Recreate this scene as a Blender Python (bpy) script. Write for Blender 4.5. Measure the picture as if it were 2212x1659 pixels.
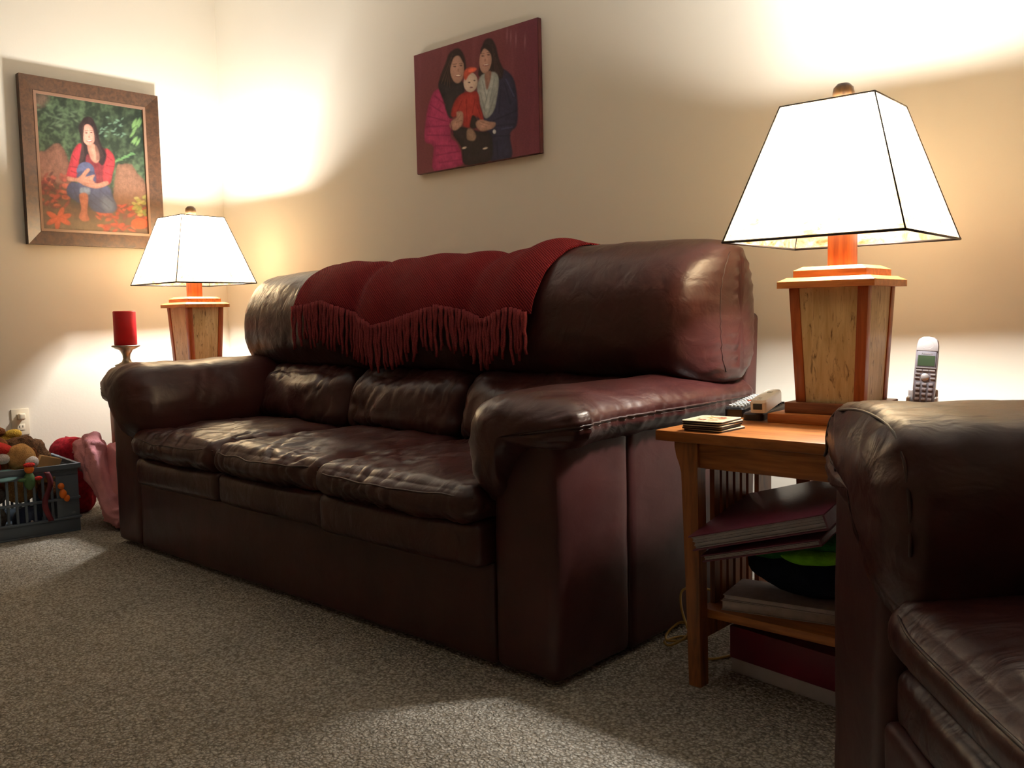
import bpy, bmesh, math, random
import numpy as np
from mathutils import Vector, Matrix

for _o in list(bpy.data.objects):
    bpy.data.objects.remove(_o, do_unlink=True)
SC = bpy.context.scene
COL = SC.collection
random.seed(7)
RNG = np.random.RandomState(11)

# ------------------------------------------------------------------ camera, world, exposure
CAM_F, CAM_YAW, CAM_PITCH, CAM_ROLL = 1960.8, 0.73957, 0.076952, -0.021490
fw = Vector((-math.sin(CAM_YAW) * math.cos(CAM_PITCH), math.cos(CAM_YAW) * math.cos(CAM_PITCH), -math.sin(CAM_PITCH)))
rt = Vector((math.cos(CAM_YAW), math.sin(CAM_YAW), 0))
up = rt.cross(fw)
r2 = rt * math.cos(CAM_ROLL) + up * math.sin(CAM_ROLL)
u2 = -rt * math.sin(CAM_ROLL) + up * math.cos(CAM_ROLL)
cam = bpy.data.cameras.new('camera')
cam.sensor_fit = 'HORIZONTAL'
cam.sensor_width = 36.0
cam.lens = CAM_F / 2212.0 * 36.0
cam.clip_start = 0.02
co = bpy.data.objects.new('camera', cam)
COL.objects.link(co)
co.matrix_world = Matrix(((r2.x, u2.x, -fw.x, 0), (r2.y, u2.y, -fw.y, 0), (r2.z, u2.z, -fw.z, 0.85), (0, 0, 0, 1)))
SC.camera = co

wd = bpy.data.worlds.new('world')
SC.world = wd
wd.use_nodes = True
wd.node_tree.nodes['Background'].inputs[0].default_value = (0.5, 0.48, 0.45, 1)
wd.node_tree.nodes['Background'].inputs[1].default_value = 0.01

vs = SC.view_settings
vs.view_transform = 'Standard'
vs.look = 'None'
vs.gamma = 1.0
vs.use_curve_mapping = False
vs.exposure = 0.0
SC.cycles.max_bounces = 10
SC.cycles.diffuse_bounces = 6
SC.cycles.glossy_bounces = 4
SC.cycles.transmission_bounces = 6
SC.cycles.sample_clamp_indirect = 4.0
SC.cycles.caustics_reflective = False
SC.cycles.caustics_refractive = False

BULB_W = 122.0
BULB_COL = (1.0, 0.985, 0.945)
CEIL_W = 10.0

# ------------------------------------------------------------------ helpers: noise
_G = RNG.normal(size=(512, 3))
_G /= np.linalg.norm(_G, axis=1)[:, None]


def pn(p, seed=0):
    p = np.asarray(p, float)
    i = np.floor(p).astype(np.int64)
    f = p - i
    u = f * f * f * (f * (f * 6 - 15) + 10)
    out = np.zeros(len(p))
    for dx in (0, 1):
        for dy in (0, 1):
            for dz in (0, 1):
                h = ((i[:, 0] + dx) * 73856093) ^ ((i[:, 1] + dy) * 19349663) ^ ((i[:, 2] + dz) * 83492791) ^ (seed * 2654435 + 977)
                g = _G[h % 512]
                d = g[:, 0] * (f[:, 0] - dx) + g[:, 1] * (f[:, 1] - dy) + g[:, 2] * (f[:, 2] - dz)
                w = (u[:, 0] if dx else 1 - u[:, 0]) * (u[:, 1] if dy else 1 - u[:, 1]) * (u[:, 2] if dz else 1 - u[:, 2])
                out += d * w
    return out


def wrinkle(sc, amp, seed=0, warp=0.35):
    """folds: stretched ridged noise; sc = cycles per metre along x, y, z"""
    sc = np.array(sc, float)

    def f(P, N):
        q = P * sc
        w = np.stack([pn(P * 7 + 3, seed + 1), pn(P * 7 + 9, seed + 2), pn(P * 7 + 17, seed + 3)], 1)
        q = q + w * warp * 4
        a = 1 - np.minimum(1, np.abs(pn(q, seed)) * 3.2)
        b = pn(P * 9 + 5, seed + 5)
        m = np.clip(pn(P * 5 + 2, seed + 8) * 1.6 + 0.6, 0, 1)
        return amp * (-(a ** 2) * m + 1.2 * b)
    return f


# ------------------------------------------------------------------ helpers: meshes
def link(o, parent=None):
    COL.objects.link(o)
    if parent is not None:
        o.parent = parent
    return o


def mk(name, V, F, mat, parent=None, smooth=True, bevel=0.0, seg=2, autos=None):
    me = bpy.data.meshes.new(name)
    me.from_pydata([tuple(map(float, v)) for v in V], [], [tuple(int(i) for i in f) for f in F])
    if bevel > 0:
        bm = bmesh.new()
        bm.from_mesh(me)
        bmesh.ops.remove_doubles(bm, verts=bm.verts, dist=1e-6)
        bmesh.ops.recalc_face_normals(bm, faces=bm.faces)
        ed = [e for e in bm.edges if len(e.link_faces) == 2 and e.calc_face_angle(0) > 0.5]
        bmesh.ops.bevel(bm, geom=ed, offset=bevel, segments=seg, affect='EDGES', profile=0.5, clamp_overlap=True)
        bm.to_mesh(me)
        bm.free()
        smooth = False
        autos = autos or 0.6
    else:
        bm = bmesh.new()
        bm.from_mesh(me)
        bmesh.ops.recalc_face_normals(bm, faces=bm.faces)
        bm.to_mesh(me)
        bm.free()
    if smooth or autos:
        me.polygons.foreach_set('use_smooth', [True] * len(me.polygons))
    if autos:
        try:
            me.set_sharp_from_angle(angle=autos)
        except Exception:
            pass
    me.materials.append(mat)
    o = bpy.data.objects.new(name, me)
    return link(o, parent)


def tag(o, label=None, cat=None, group=None, kind=None):
    if label:
        o['label'] = label
    if cat:
        o['category'] = cat
    if group:
        o['group'] = group
    if kind:
        o['kind'] = kind
    return o


def thing(name, label, cat, loc=(0, 0, 0), rz=0.0, group=None):
    o = bpy.data.objects.new(name, None)
    o.empty_display_size = 0.05
    o.location = loc
    o.rotation_euler = (0, 0, rz)
    link(o)
    return tag(o, label, cat, group)


def copy_tree(o, parent=None):
    c = o.copy()
    COL.objects.link(c)
    c.parent = parent
    for ch in list(o.children):
        copy_tree(ch, c)
    return c


BOXF = [(0, 3, 2, 1), (4, 5, 6, 7), (0, 1, 5, 4), (1, 2, 6, 5), (2, 3, 7, 6), (3, 0, 4, 7)]


class MB:
    def __init__(s):
        s.V, s.F = [], []

    def add(s, V, F):
        n = len(s.V)
        s.V += [tuple(v) for v in V]
        s.F += [tuple(i + n for i in f) for f in F]
        return s

    def box(s, x0, x1, y0, y1, z0, z1):
        return s.add([(x0, y0, z0), (x1, y0, z0), (x1, y1, z0), (x0, y1, z0), (x0, y0, z1), (x1, y0, z1), (x1, y1, z1), (x0, y1, z1)], BOXF)

    def frus(s, h0, z0, h1, z1):
        return s.add([(-h0, -h0, z0), (h0, -h0, z0), (h0, h0, z0), (-h0, h0, z0), (-h1, -h1, z1), (h1, -h1, z1), (h1, h1, z1), (-h1, h1, z1)], BOXF)

    def hexa(s, P):
        return s.add(P, BOXF)

    def tube(s, pts, r, n=8, caps=True):
        pts = [Vector(p) for p in pts]
        rs = r if isinstance(r, (list, tuple)) else [r] * len(pts)
        rings = []
        ref = None
        for i, p in enumerate(pts):
            t = (pts[min(i + 1, len(pts) - 1)] - pts[max(i - 1, 0)]).normalized()
            if ref is None:
                ref = t.orthogonal().normalized()
            ref = (ref - t * ref.dot(t))
            ref = ref.normalized() if ref.length > 1e-6 else t.orthogonal().normalized()
            b = t.cross(ref)
            rings.append([tuple(p + (ref * math.cos(a) + b * math.sin(a)) * rs[i]) for a in [2 * math.pi * k / n for k in range(n)]])
        V = [v for rg in rings for v in rg]
        F = [(i * n + k, i * n + (k + 1) % n, (i + 1) * n + (k + 1) % n, (i + 1) * n + k) for i in range(len(pts) - 1) for k in range(n)]
        if caps:
            F.append(tuple(range(n - 1, -1, -1)))
            F.append(tuple((len(pts) - 1) * n + k for k in range(n)))
        return s.add(V, F)

    def lathe(s, prof, n=24, c=(0, 0, 0)):
        V, F = [], []
        m = len(prof)
        for k in range(n):
            a = 2 * math.pi * k / n
            for r, z in prof:
                V.append((c[0] + r * math.cos(a), c[1] + r * math.sin(a), c[2] + z))
        for k in range(n):
            for i in range(m - 1):
                F.append((k * m + i, ((k + 1) % n) * m + i, ((k + 1) % n) * m + i + 1, k * m + i + 1))
        if prof[0][0] > 1e-5:
            F.append(tuple(k * m for k in range(n - 1, -1, -1)))
        if prof[-1][0] > 1e-5:
            F.append(tuple(k * m + m - 1 for k in range(n)))
        return s.add(V, F)

    def ell(s, c, r, n=16, m=10):
        prof = []
        V, F = [], []
        for i in range(m + 1):
            th = math.pi * i / m
            for k in range(n):
                a = 2 * math.pi * k / n
                V.append((c[0] + r[0] * math.sin(th) * math.cos(a), c[1] + r[1] * math.sin(th) * math.sin(a), c[2] - r[2] * math.cos(th)))
        for i in range(m):
            for k in range(n):
                F.append((i * n + k, i * n + (k + 1) % n, (i + 1) * n + (k + 1) % n, (i + 1) * n + k))
        return s.add(V, F)

    def prism(s, poly, z0, z1):
        n = len(poly)
        V = [(x, y, z0) for x, y in poly] + [(x, y, z1) for x, y in poly]
        F = [tuple(range(n - 1, -1, -1)), tuple(range(n, 2 * n))] + [(i, (i + 1) % n, n + (i + 1) % n, n + i) for i in range(n)]
        return s.add(V, F)

    def build(s, name, mat, parent=None, **k):
        return mk(name, s.V, s.F, mat, parent, **k)


def vnorm(V, F):
    V = np.asarray(V, float)
    N = np.zeros_like(V)
    for f in F:
        f = list(f)
        p = V[f]
        n = np.cross(p[1] - p[0], p[2] - p[0])
        if len(f) == 4:
            n = n + np.cross(p[2] - p[0], p[3] - p[0])
        for i in f:
            N[i] += n
    L = np.linalg.norm(N, axis=1)
    L[L < 1e-12] = 1
    return N / L[:, None]


def softbox(x0, x1, y0, y1, z0, z1, r, n=(24, 24, 8), puff=(0, 0, 0), disp=None, post=None):
    """rounded, puffed box surface"""
    nx, ny, nz = n
    c = np.array([(x0 + x1) / 2, (y0 + y1) / 2, (z0 + z1) / 2])
    a = np.array([(x1 - x0) / 2, (y1 - y0) / 2, (z1 - z0) / 2])
    idx, P = {}, []

    def sp(t):   # denser towards the ends
        return math.sin(t * math.pi / 2) * 0.6 + t * 0.4

    def vid(i, j, k):
        key = (i, j, k)
        if key not in idx:
            idx[key] = len(P)
            P.append((sp(2 * i / nx - 1), sp(2 * j / ny - 1), sp(2 * k / nz - 1)))
        return idx[key]
    F = []
    for i in range(nx):
        for j in range(ny):
            F.append((vid(i, j, 0), vid(i, j + 1, 0), vid(i + 1, j + 1, 0), vid(i + 1, j, 0)))
            F.append((vid(i, j, nz), vid(i + 1, j, nz), vid(i + 1, j + 1, nz), vid(i, j + 1, nz)))
    for i in range(nx):
        for k in range(nz):
            F.append((vid(i, 0, k), vid(i + 1, 0, k), vid(i + 1, 0, k + 1), vid(i, 0, k + 1)))
            F.append((vid(i, ny, k), vid(i, ny, k + 1), vid(i + 1, ny, k + 1), vid(i + 1, ny, k)))
    for j in range(ny):
        for k in range(nz):
            F.append((vid(0, j, k), vid(0, j, k + 1), vid(0, j + 1, k + 1), vid(0, j + 1, k)))
            F.append((vid(nx, j, k), vid(nx, j + 1, k), vid(nx, j + 1, k + 1), vid(nx, j, k + 1)))
    U = np.array(P)
    q = U * a
    rr = np.minimum(r, a * 0.98)
    inner = np.clip(q, -(a - rr), a - rr)
    d = (q - inner) / rr
    L = np.linalg.norm(d, axis=1)
    L[L < 1e-9] = 1
    nn = d / L[:, None]
    p = inner + nn * rr
    u2_ = np.clip(1 - U ** 2, 0, 1)
    p[:, 0] += puff[0] * np.sign(U[:, 0]) * np.abs(nn[:, 0]) * u2_[:, 1] * u2_[:, 2]
    p[:, 1] += puff[1] * np.sign(U[:, 1]) * np.abs(nn[:, 1]) * u2_[:, 0] * u2_[:, 2]
    p[:, 2] += puff[2] * np.sign(U[:, 2]) * np.abs(nn[:, 2]) * u2_[:, 0] * u2_[:, 1]
    p = p + c
    if disp is not None:
        p = p + nn * np.asarray(disp(p, nn))[:, None]
    if post is not None:
        p = post(p)
    return p, F


def catmull(pts, n, closed=True):
    pts = np.array(pts, float)
    m = len(pts)
    out = []
    segs = m if closed else m - 1
    for k in range(n):
        t = k / n * segs if closed else k / (n - 1) * segs
        i = min(int(t), segs - 1)
        f = t - i
        if closed:
            p0, p1, p2, p3 = pts[(i - 1) % m], pts[i % m], pts[(i + 1) % m], pts[(i + 2) % m]
        else:
            p0, p1, p2, p3 = pts[max(i - 1, 0)], pts[i], pts[min(i + 1, m - 1)], pts[min(i + 2, m - 1)]
        out.append(0.5 * ((2 * p1) + (p2 - p0) * f + (2 * p0 - 5 * p1 + 4 * p2 - p3) * f * f + (-p0 + 3 * p1 - 3 * p2 + p3) * f ** 3))
    return np.array(out)


def rings_mesh(rings):
    n = len(rings[0])
    V = np.concatenate(rings)
    F = [(i * n + k, i * n + (k + 1) % n, (i + 1) * n + (k + 1) % n, (i + 1) * n + k) for i in range(len(rings) - 1) for k in range(n)]
    c0, c1 = rings[0].mean(0), rings[-1].mean(0)
    V = np.vstack([V, c0, c1])
    a, b = len(V) - 2, len(V) - 1
    F += [(a, (k + 1) % n, k) for k in range(n)]
    o = (len(rings) - 1) * n
    F += [(b, o + k, o + (k + 1) % n) for k in range(n)]
    return V, F


# ------------------------------------------------------------------ helpers: materials
def srgb(r, g, b):
    f = lambda c: (c / 255) / 12.92 if c / 255 <= 0.04045 else ((c / 255 + 0.055) / 1.055) ** 2.4
    return (f(r), f(g), f(b), 1)


def base_mat(name, col, rough=0.6, spec=0.5, metal=0.0):
    m = bpy.data.materials.new(name)
    m.use_nodes = True
    nt = m.node_tree
    b = nt.nodes['Principled BSDF']
    b.inputs['Base Color'].default_value = col if len(col) == 4 else (*col, 1)
    b.inputs['Roughness'].default_value = rough
    b.inputs['Specular IOR Level'].default_value = spec
    b.inputs['Metallic'].default_value = metal
    return m, nt, b


def nd(nt, typ, **kw):
    n = nt.nodes.new(typ)
    for k, v in kw.items():
        setattr(n, k, v)
    return n


def coords(nt, scale=(1, 1, 1), src='Object'):
    t = nd(nt, 'ShaderNodeTexCoord')
    mp = nd(nt, 'ShaderNodeMapping')
    mp.inputs['Scale'].default_value = scale
    nt.links.new(t.outputs[src], mp.inputs['Vector'])
    return mp.outputs['Vector']


def noise(nt, vec, scale=5, detail=2, rough=0.5, dist=0.0):
    n = nd(nt, 'ShaderNodeTexNoise')
    n.inputs['Scale'].default_value = scale
    n.inputs['Detail'].default_value = detail
    n.inputs['Roughness'].default_value = rough
    n.inputs['Distortion'].default_value = dist
    nt.links.new(vec, n.inputs['Vector'])
    return n


def ramp(nt, fac, stops):
    r = nd(nt, 'ShaderNodeValToRGB')
    el = r.color_ramp.elements
    while len(el) < len(stops):
        el.new(0.5)
    for e, (p, c) in zip(el, stops):
        e.position = p
        e.color = c if len(c) == 4 else (*c, 1)
    nt.links.new(fac, r.inputs['Fac'])
    return r.outputs['Color']


def bump(nt, b, h, strength, dist, prev=None):
    n = nd(nt, 'ShaderNodeBump')
    n.inputs['Strength'].default_value = strength
    n.inputs['Distance'].default_value = dist
    nt.links.new(h, n.inputs['Height'])
    if prev is not None:
        nt.links.new(prev, n.inputs['Normal'])
    nt.links.new(n.outputs['Normal'], b.inputs['Normal'])
    return n.outputs['Normal']


def plain(name, col, rough=0.6, nscale=0, namt=0.15, bscale=0, bstr=0.2, bdist=0.002, spec=0.5, metal=0.0, sc=(1, 1, 1)):
    m, nt, b = base_mat(name, col, rough, spec, metal)
    v = coords(nt, sc)
    if nscale:
        n = noise(nt, v, nscale, 3)
        c = b.inputs['Base Color'].default_value[:]
        lo = tuple(x * (1 - namt) for x in c[:3])
        hi = tuple(min(1, x * (1 + namt)) for x in c[:3])
        nt.links.new(ramp(nt, n.outputs['Fac'], [(0.3, lo), (0.7, hi)]), b.inputs['Base Color'])
    if bscale:
        n2 = noise(nt, v, bscale, 2)
        bump(nt, b, n2.outputs['Fac'], bstr, bdist)
    return m


def wood(name, dark, light, rough=0.4, sc=(60, 60, 4), streak=None, spec=0.5):
    m, nt, b = base_mat(name, light, rough, spec)
    v = coords(nt, sc)
    n = noise(nt, v, 1.0, 4, 0.6, 0.6)
    col = ramp(nt, n.outputs['Fac'], [(0.32, dark), (0.62, light)])
    if streak:
        n3 = noise(nt, coords(nt, (sc[0] * 1.5, sc[1] * 1.5, sc[2] * 2.6)), 1.0, 4, 0.62, 1.4)
        f = ramp(nt, n3.outputs['Fac'], [(0.56, (0, 0, 0)), (0.70, (0.9, 0.9, 0.9))])
        mx = nd(nt, 'ShaderNodeMix', data_type='RGBA')
        nt.links.new(f, mx.inputs['Factor'])
        nt.links.new(col, mx.inputs['A'])
        mx.inputs['B'].default_value = streak
        col = mx.outputs['Result']
    nt.links.new(col, b.inputs['Base Color'])
    bump(nt, b, n.outputs['Fac'], 0.12, 0.001)
    return m


def leather_mat(name, col, rough=0.38, crease=0.35):
    m, nt, b = base_mat(name, col, rough, 0.42)
    v = coords(nt)
    var = noise(nt, v, 6, 3)
    c = col
    nt.links.new(ramp(nt, var.outputs['Fac'], [(0.3, tuple(x * 0.8 for x in c[:3])), (0.7, tuple(x * 1.25 for x in c[:3]))]), b.inputs['Base Color'])
    rv = noise(nt, v, 14, 2)
    mr = nd(nt, 'ShaderNodeMapRange')
    mr.inputs['To Min'].default_value = rough - 0.07
    mr.inputs['To Max'].default_value = rough + 0.10
    nt.links.new(rv.outputs['Fac'], mr.inputs['Value'])
    nt.links.new(mr.outputs['Result'], b.inputs['Roughness'])
    vo = nd(nt, 'ShaderNodeTexVoronoi')
    vo.inputs['Scale'].default_value = 420
    nt.links.new(v, vo.inputs['Vector'])
    n0 = bump(nt, b, vo.outputs['Distance'], 0.06, 0.001)
    cr = noise(nt, coords(nt, (1.0, 0.45, 0.8)), 22, 3, 0.5, 0.6)
    bump(nt, b, cr.outputs['Fac'], crease, 0.012, n0)
    return m


M = {}
M['wall'] = plain('wall_paint', srgb(228, 220, 205), 0.85, 1.5, 0.02, 90, 0.12, 0.002, 0.2)
M['ceiling'] = plain('ceiling_paint', srgb(240, 238, 232), 0.9, 0, 0, 120, 0.2, 0.002, 0.2)
M['trim'] = plain('trim_paint', srgb(235, 230, 218), 0.5)
M['leather'] = leather_mat('brown_leather', (0.037, 0.0092, 0.0083, 1), 0.34)
M['leather_side'] = leather_mat('brown_leather_panel', (0.040, 0.0094, 0.0085, 1), 0.44, 0.1)
M['seam'] = plain('leather_piping', (0.030, 0.010, 0.008), 0.45)
M['oak'] = wood('honey_oak', srgb(120, 66, 24), srgb(172, 106, 50), 0.35, (5, 60, 60))
M['oak_leg'] = wood('honey_oak_upright', srgb(98, 55, 24), srgb(150, 90, 42), 0.4, (60, 60, 6))
M['cherry'] = wood('cherry_wood', srgb(130, 62, 28), srgb(166, 90, 44), 0.35, (70, 70, 5))
M['cherry_flat'] = wood('cherry_wood_plate', srgb(150, 84, 40), srgb(186, 118, 62), 0.3, (8, 70, 70))
M['walnut'] = wood('walnut_wood', srgb(96, 54, 34), srgb(126, 76, 48), 0.35, (8, 70, 70))
M['maple'] = wood('spalted_maple', srgb(178, 156, 112), srgb(208, 190, 148), 0.4, (60, 60, 7), streak=srgb(84, 58, 32))
M['wire'] = plain('dark_shade_edging', srgb(40, 28, 18), 0.5)
M['finial'] = wood('finial_wood', srgb(52, 34, 18), srgb(84, 58, 32), 0.4, (60, 60, 20))
M['brass'] = plain('brass', srgb(180, 140, 70), 0.3, metal=1.0)


def carpet_mat():
    m, nt, b = base_mat('berber_carpet', srgb(150, 142, 124), 1.0, 0.05)
    v = coords(nt)
    ds = noise(nt, v, 60, 2)
    mxv = nd(nt, 'ShaderNodeMix', data_type='VECTOR')
    mxv.inputs['Factor'].default_value = 0.012
    nt.links.new(v, mxv.inputs['A'])
    nt.links.new(ds.outputs['Color'], mxv.inputs['B'])
    vo = nd(nt, 'ShaderNodeTexVoronoi')
    vo.inputs['Scale'].default_value = 145
    nt.links.new(mxv.outputs['Result'], vo.inputs['Vector'])
    big = noise(nt, v, 3.5, 4, 0.6)
    cA = ramp(nt, vo.outputs['Color'], [(0.2, srgb(158, 150, 136)), (0.8, srgb(196, 190, 178))])
    cB = ramp(nt, vo.outputs['Distance'], [(0.25, (1, 1, 1)), (0.75, (0.50, 0.48, 0.46))])
    mx = nd(nt, 'ShaderNodeMix', data_type='RGBA', blend_type='MULTIPLY')
    mx.inputs['Factor'].default_value = 1.0
    nt.links.new(cA, mx.inputs['A'])
    nt.links.new(cB, mx.inputs['B'])
    cC = ramp(nt, big.outputs['Fac'], [(0.3, (0.86, 0.86, 0.86)), (0.7, (1.08, 1.06, 1.04))])
    mx2 = nd(nt, 'ShaderNodeMix', data_type='RGBA', blend_type='MULTIPLY')
    mx2.inputs['Factor'].default_value = 1.0
    nt.links.new(mx.outputs['Result'], mx2.inputs['A'])
    nt.links.new(cC, mx2.inputs['B'])
    nt.links.new(mx2.outputs['Result'], b.inputs['Base Color'])
    inv = nd(nt, 'ShaderNodeMath', operation='SUBTRACT')
    inv.inputs[0].default_value = 1.0
    nt.links.new(vo.outputs['Distance'], inv.inputs[1])
    bump(nt, b, inv.outputs[0], 0.9, 0.008)
    return m


M['carpet'] = carpet_mat()


def shade_mat():
    m = bpy.data.materials.new('mica_shade')
    m.use_nodes = True
    nt = m.node_tree
    nt.nodes.remove(nt.nodes['Principled BSDF'])
    out = nt.nodes['Material Output']
    v = coords(nt)
    n = noise(nt, v, 26, 5, 0.65, 0.8)
    col = ramp(nt, n.outputs['Fac'], [(0.34, srgb(186, 142, 86)), (0.48, srgb(234, 208, 160)), (0.62, srgb(252, 242, 222))])
    tr = nd(nt, 'ShaderNodeBsdfTranslucent')
    df = nd(nt, 'ShaderNodeBsdfDiffuse')
    mx = nd(nt, 'ShaderNodeMixShader')
    mx.inputs[0].default_value = 0.22
    nt.links.new(col, tr.inputs[0])
    nt.links.new(col, df.inputs[0])
    nt.links.new(tr.outputs[0], mx.inputs[1])
    nt.links.new(df.outputs[0], mx.inputs[2])
    nt.links.new(mx.outputs[0], out.inputs[0])
    return m


M['shade'] = shade_mat()


def emit_mat(name, col, s):
    m = bpy.data.materials.new(name)
    m.use_nodes = True
    nt = m.node_tree
    b = nt.nodes['Principled BSDF']
    b.inputs['Base Color'].default_value = (1, 1, 1, 1)
    b.inputs['Emission Color'].default_value = (*col, 1)
    b.inputs['Emission Strength'].default_value = s
    return m


M['bulb'] = emit_mat('lit_bulb', BULB_COL, 40)


def knit_mat(name, col):
    m, nt, b = base_mat(name, col, 0.95, 0.1)
    v = coords(nt)
    w = nd(nt, 'ShaderNodeTexWave')
    w.wave_type = 'BANDS'
    w.bands_direction = 'DIAGONAL'
    w.inputs['Scale'].default_value = 55
    w.inputs['Distortion'].default_value = 2.5
    w.inputs['Detail'].default_value = 2
    nt.links.new(v, w.inputs['Vector'])
    nt.links.new(ramp(nt, w.outputs['Fac'], [(0.1, tuple(x * 0.55 for x in col[:3])), (0.8, tuple(x * 1.2 for x in col[:3]))]), b.inputs['Base Color'])
    bump(nt, b, w.outputs['Fac'], 0.6, 0.004)
    return m


M['throw'] = knit_mat('red_knit', (0.155, 0.012, 0.016, 1))
M['tassel'] = plain('red_yarn', (0.23, 0.040, 0.045), 0.95, 300, 0.3, 500, 0.4, 0.002, 0.1)


def attr_mat(name, rough=0.5, spec=0.3):
    m, nt, b = base_mat(name, (0.5, 0.5, 0.5, 1), rough, spec)
    a = nd(nt, 'ShaderNodeAttribute')
    a.attribute_name = 'Col'
    nt.links.new(a.outputs['Color'], b.inputs['Base Color'])
    return m


M['print'] = attr_mat('photo_print', 0.55, 0.25)
M['print_canvas'] = attr_mat('canvas_print', 0.8, 0.15)
M['print_gloss'] = attr_mat('coaster_print', 0.3, 0.4)

# ------------------------------------------------------------------ setting
XL, YB, ZC = -4.43, 2.60, 2.62
XR, YF = 2.0, -2.4
T = 0.12


def struct(name, x0, x1, y0, y1, z0, z1, m):
    o = MB().box(x0, x1, y0, y1, z0, z1).build(name, m, smooth=False)
    return tag(o, kind='structure')


struct('floor', XL - T, XR + T, YF - T, YB + T, -0.1, 0.0, M['carpet'])
struct('ceiling', XL - T, XR + T, YF - T, YB + T, ZC, ZC + 0.1, M['ceiling'])
struct('wall_back', XL - T, XR + T, YB, YB + T, 0, ZC, M['wall'])
struct('wall_left', XL - T, XL, YF, YB, 0, ZC, M['wall'])
struct('wall_right', XR, XR + T, YF, YB, 0, ZC, M['wall'])
struct('wall_front', XL - T, XR + T, YF - T, YF, 0, ZC, M['wall'])


def baseboard(name, pts, off):
    mb = MB()
    (x0, y0), (x1, y1) = pts
    nx, ny = off
    prof = [(0, 0), (0.014, 0), (0.014, 0.07), (0.009, 0.082), (0.004, 0.088), (0, 0.09)]
    V, F = [], []
    for (x, y) in ((x0, y0), (x1, y1)):
        V += [(x + nx * d, y + ny * d, z) for d, z in prof]
    n = len(prof)
    F = [(i, (i + 1) % n, n + (i + 1) % n, n + i) for i in range(n)] + [tuple(range(n - 1, -1, -1)), tuple(range(n, 2 * n))]
    mb.add(V, F)
    return tag(mb.build(name, M['trim'], smooth=False), kind='structure')


baseboard('baseboard_back', ((XL, YB), (XR, YB)), (0, -1))
baseboard('baseboard_left', ((XL, YF), (XL, YB)), (1, 0))


# ------------------------------------------------------------------ upholstered couch builder
PROF = [(.70, .640), (.62, .665), (.575, .72), (.56, .80), (.575, .90), (.635, .985), (.74, 1.032), (.86, 1.015), (.945, .93), (.965, .80), (.945, .70), (.85, .645)]


def pillow(x0, x1, e0, e1, seed, sz=1.0, top=0.0):
    """back pillow swept along x; e = (radius, end y-scale, end z-scale)"""
    n = 72
    base = catmull(PROF, n)
    c = np.array([.775, .835])
    xs = np.concatenate([x0 + e0[0] * (1 - np.cos(np.linspace(0, math.pi / 2, 13))), np.linspace(x0 + e0[0], x1 - e1[0], 40)[1:-1], x1 - e1[0] * (1 - np.cos(np.linspace(math.pi / 2, 0, 13)))])
    rings = []
    for x in xs:
        sy = sz_ = 1.0
        if x < x0 + e0[0]:
            k = math.sqrt(max(0, 1 - ((x0 + e0[0] - x) / e0[0]) ** 2))
            sy, sz_ = e0[1] + (1 - e0[1]) * k, e0[2] + (1 - e0[2]) * k
        elif x > x1 - e1[0]:
            k = math.sqrt(max(0, 1 - ((x - x1 + e1[0]) / e1[0]) ** 2))
            sy, sz_ = e1[1] + (1 - e1[1]) * k, e1[2] + (1 - e1[2]) * k
        t = (x - x0) / (x1 - x0)
        bl = 0.012 * math.sin(math.pi * t)
        P = np.zeros((n, 3))
        P[:, 0] = x
        dy, dz = base[:, 0] - c[0], base[:, 1] - c[1]
        P[:, 1] = c[0] + 0.02 * (1 - sy) + dy * (sy + (bl * 3 if True else 0) * 0)
        P[:, 2] = c[1] + dz * sz_ + np.where(dz > 0, bl + top, 0)
        P[:, 1] -= np.where(dy < 0, bl, 0)
        rings.append(P)
    V, F = rings_mesh(rings)
    N = vnorm(V, F)
    d = wrinkle((7, 9, 14), 0.0035, seed)(V, N)
    # gathers along the sewn ends
    for xe, e in ((x0, e0), (x1, e1)):
        dist = np.abs(V[:, 0] - xe)
        g = np.sin(V[:, 2] * 190 + 3 * pn(V * 11, seed + 3)) * np.exp(-(dist / 0.035) ** 2)
        d = d + 0.0022 * g
    V2 = V + N * d[:, None]
    seams = []
    for ri, on, sg in ((3, e0[0] > .08, -1), (len(rings) - 4, e1[0] > .08, 1)):
        if on:
            idx = [ri * n + k for k in range(n) if base[k, 0] < c[0] + .02 and .655 < base[k, 1] < 1.02]
            idx.sort(key=lambda q: V2[q, 2])
            seams.append([tuple(V2[q] + N[q] * .0005) for q in idx])
    return V2, F, seams


def arm_profile(top, hw, ov):
    """(outward, z) loop; hw = half arm width, ov = overhang on the outside"""
    k = top - 0.69
    o, i = hw + ov, -hw - .08
    return [(i + .088, .40), (i + .028, .43), (i, .51), (i + .010, .60 + k * .5), (i + .053, .668 + k), (-.03, .69 + k), (o - .085, .680 + k), (o - .024, .656 + k * .8), (o + .003, .618 + k * .3), (o - .003, .580), (o - .034, .550), (o - .10, .544), (i + .158, .50), (i + .128, .43)]


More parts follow.
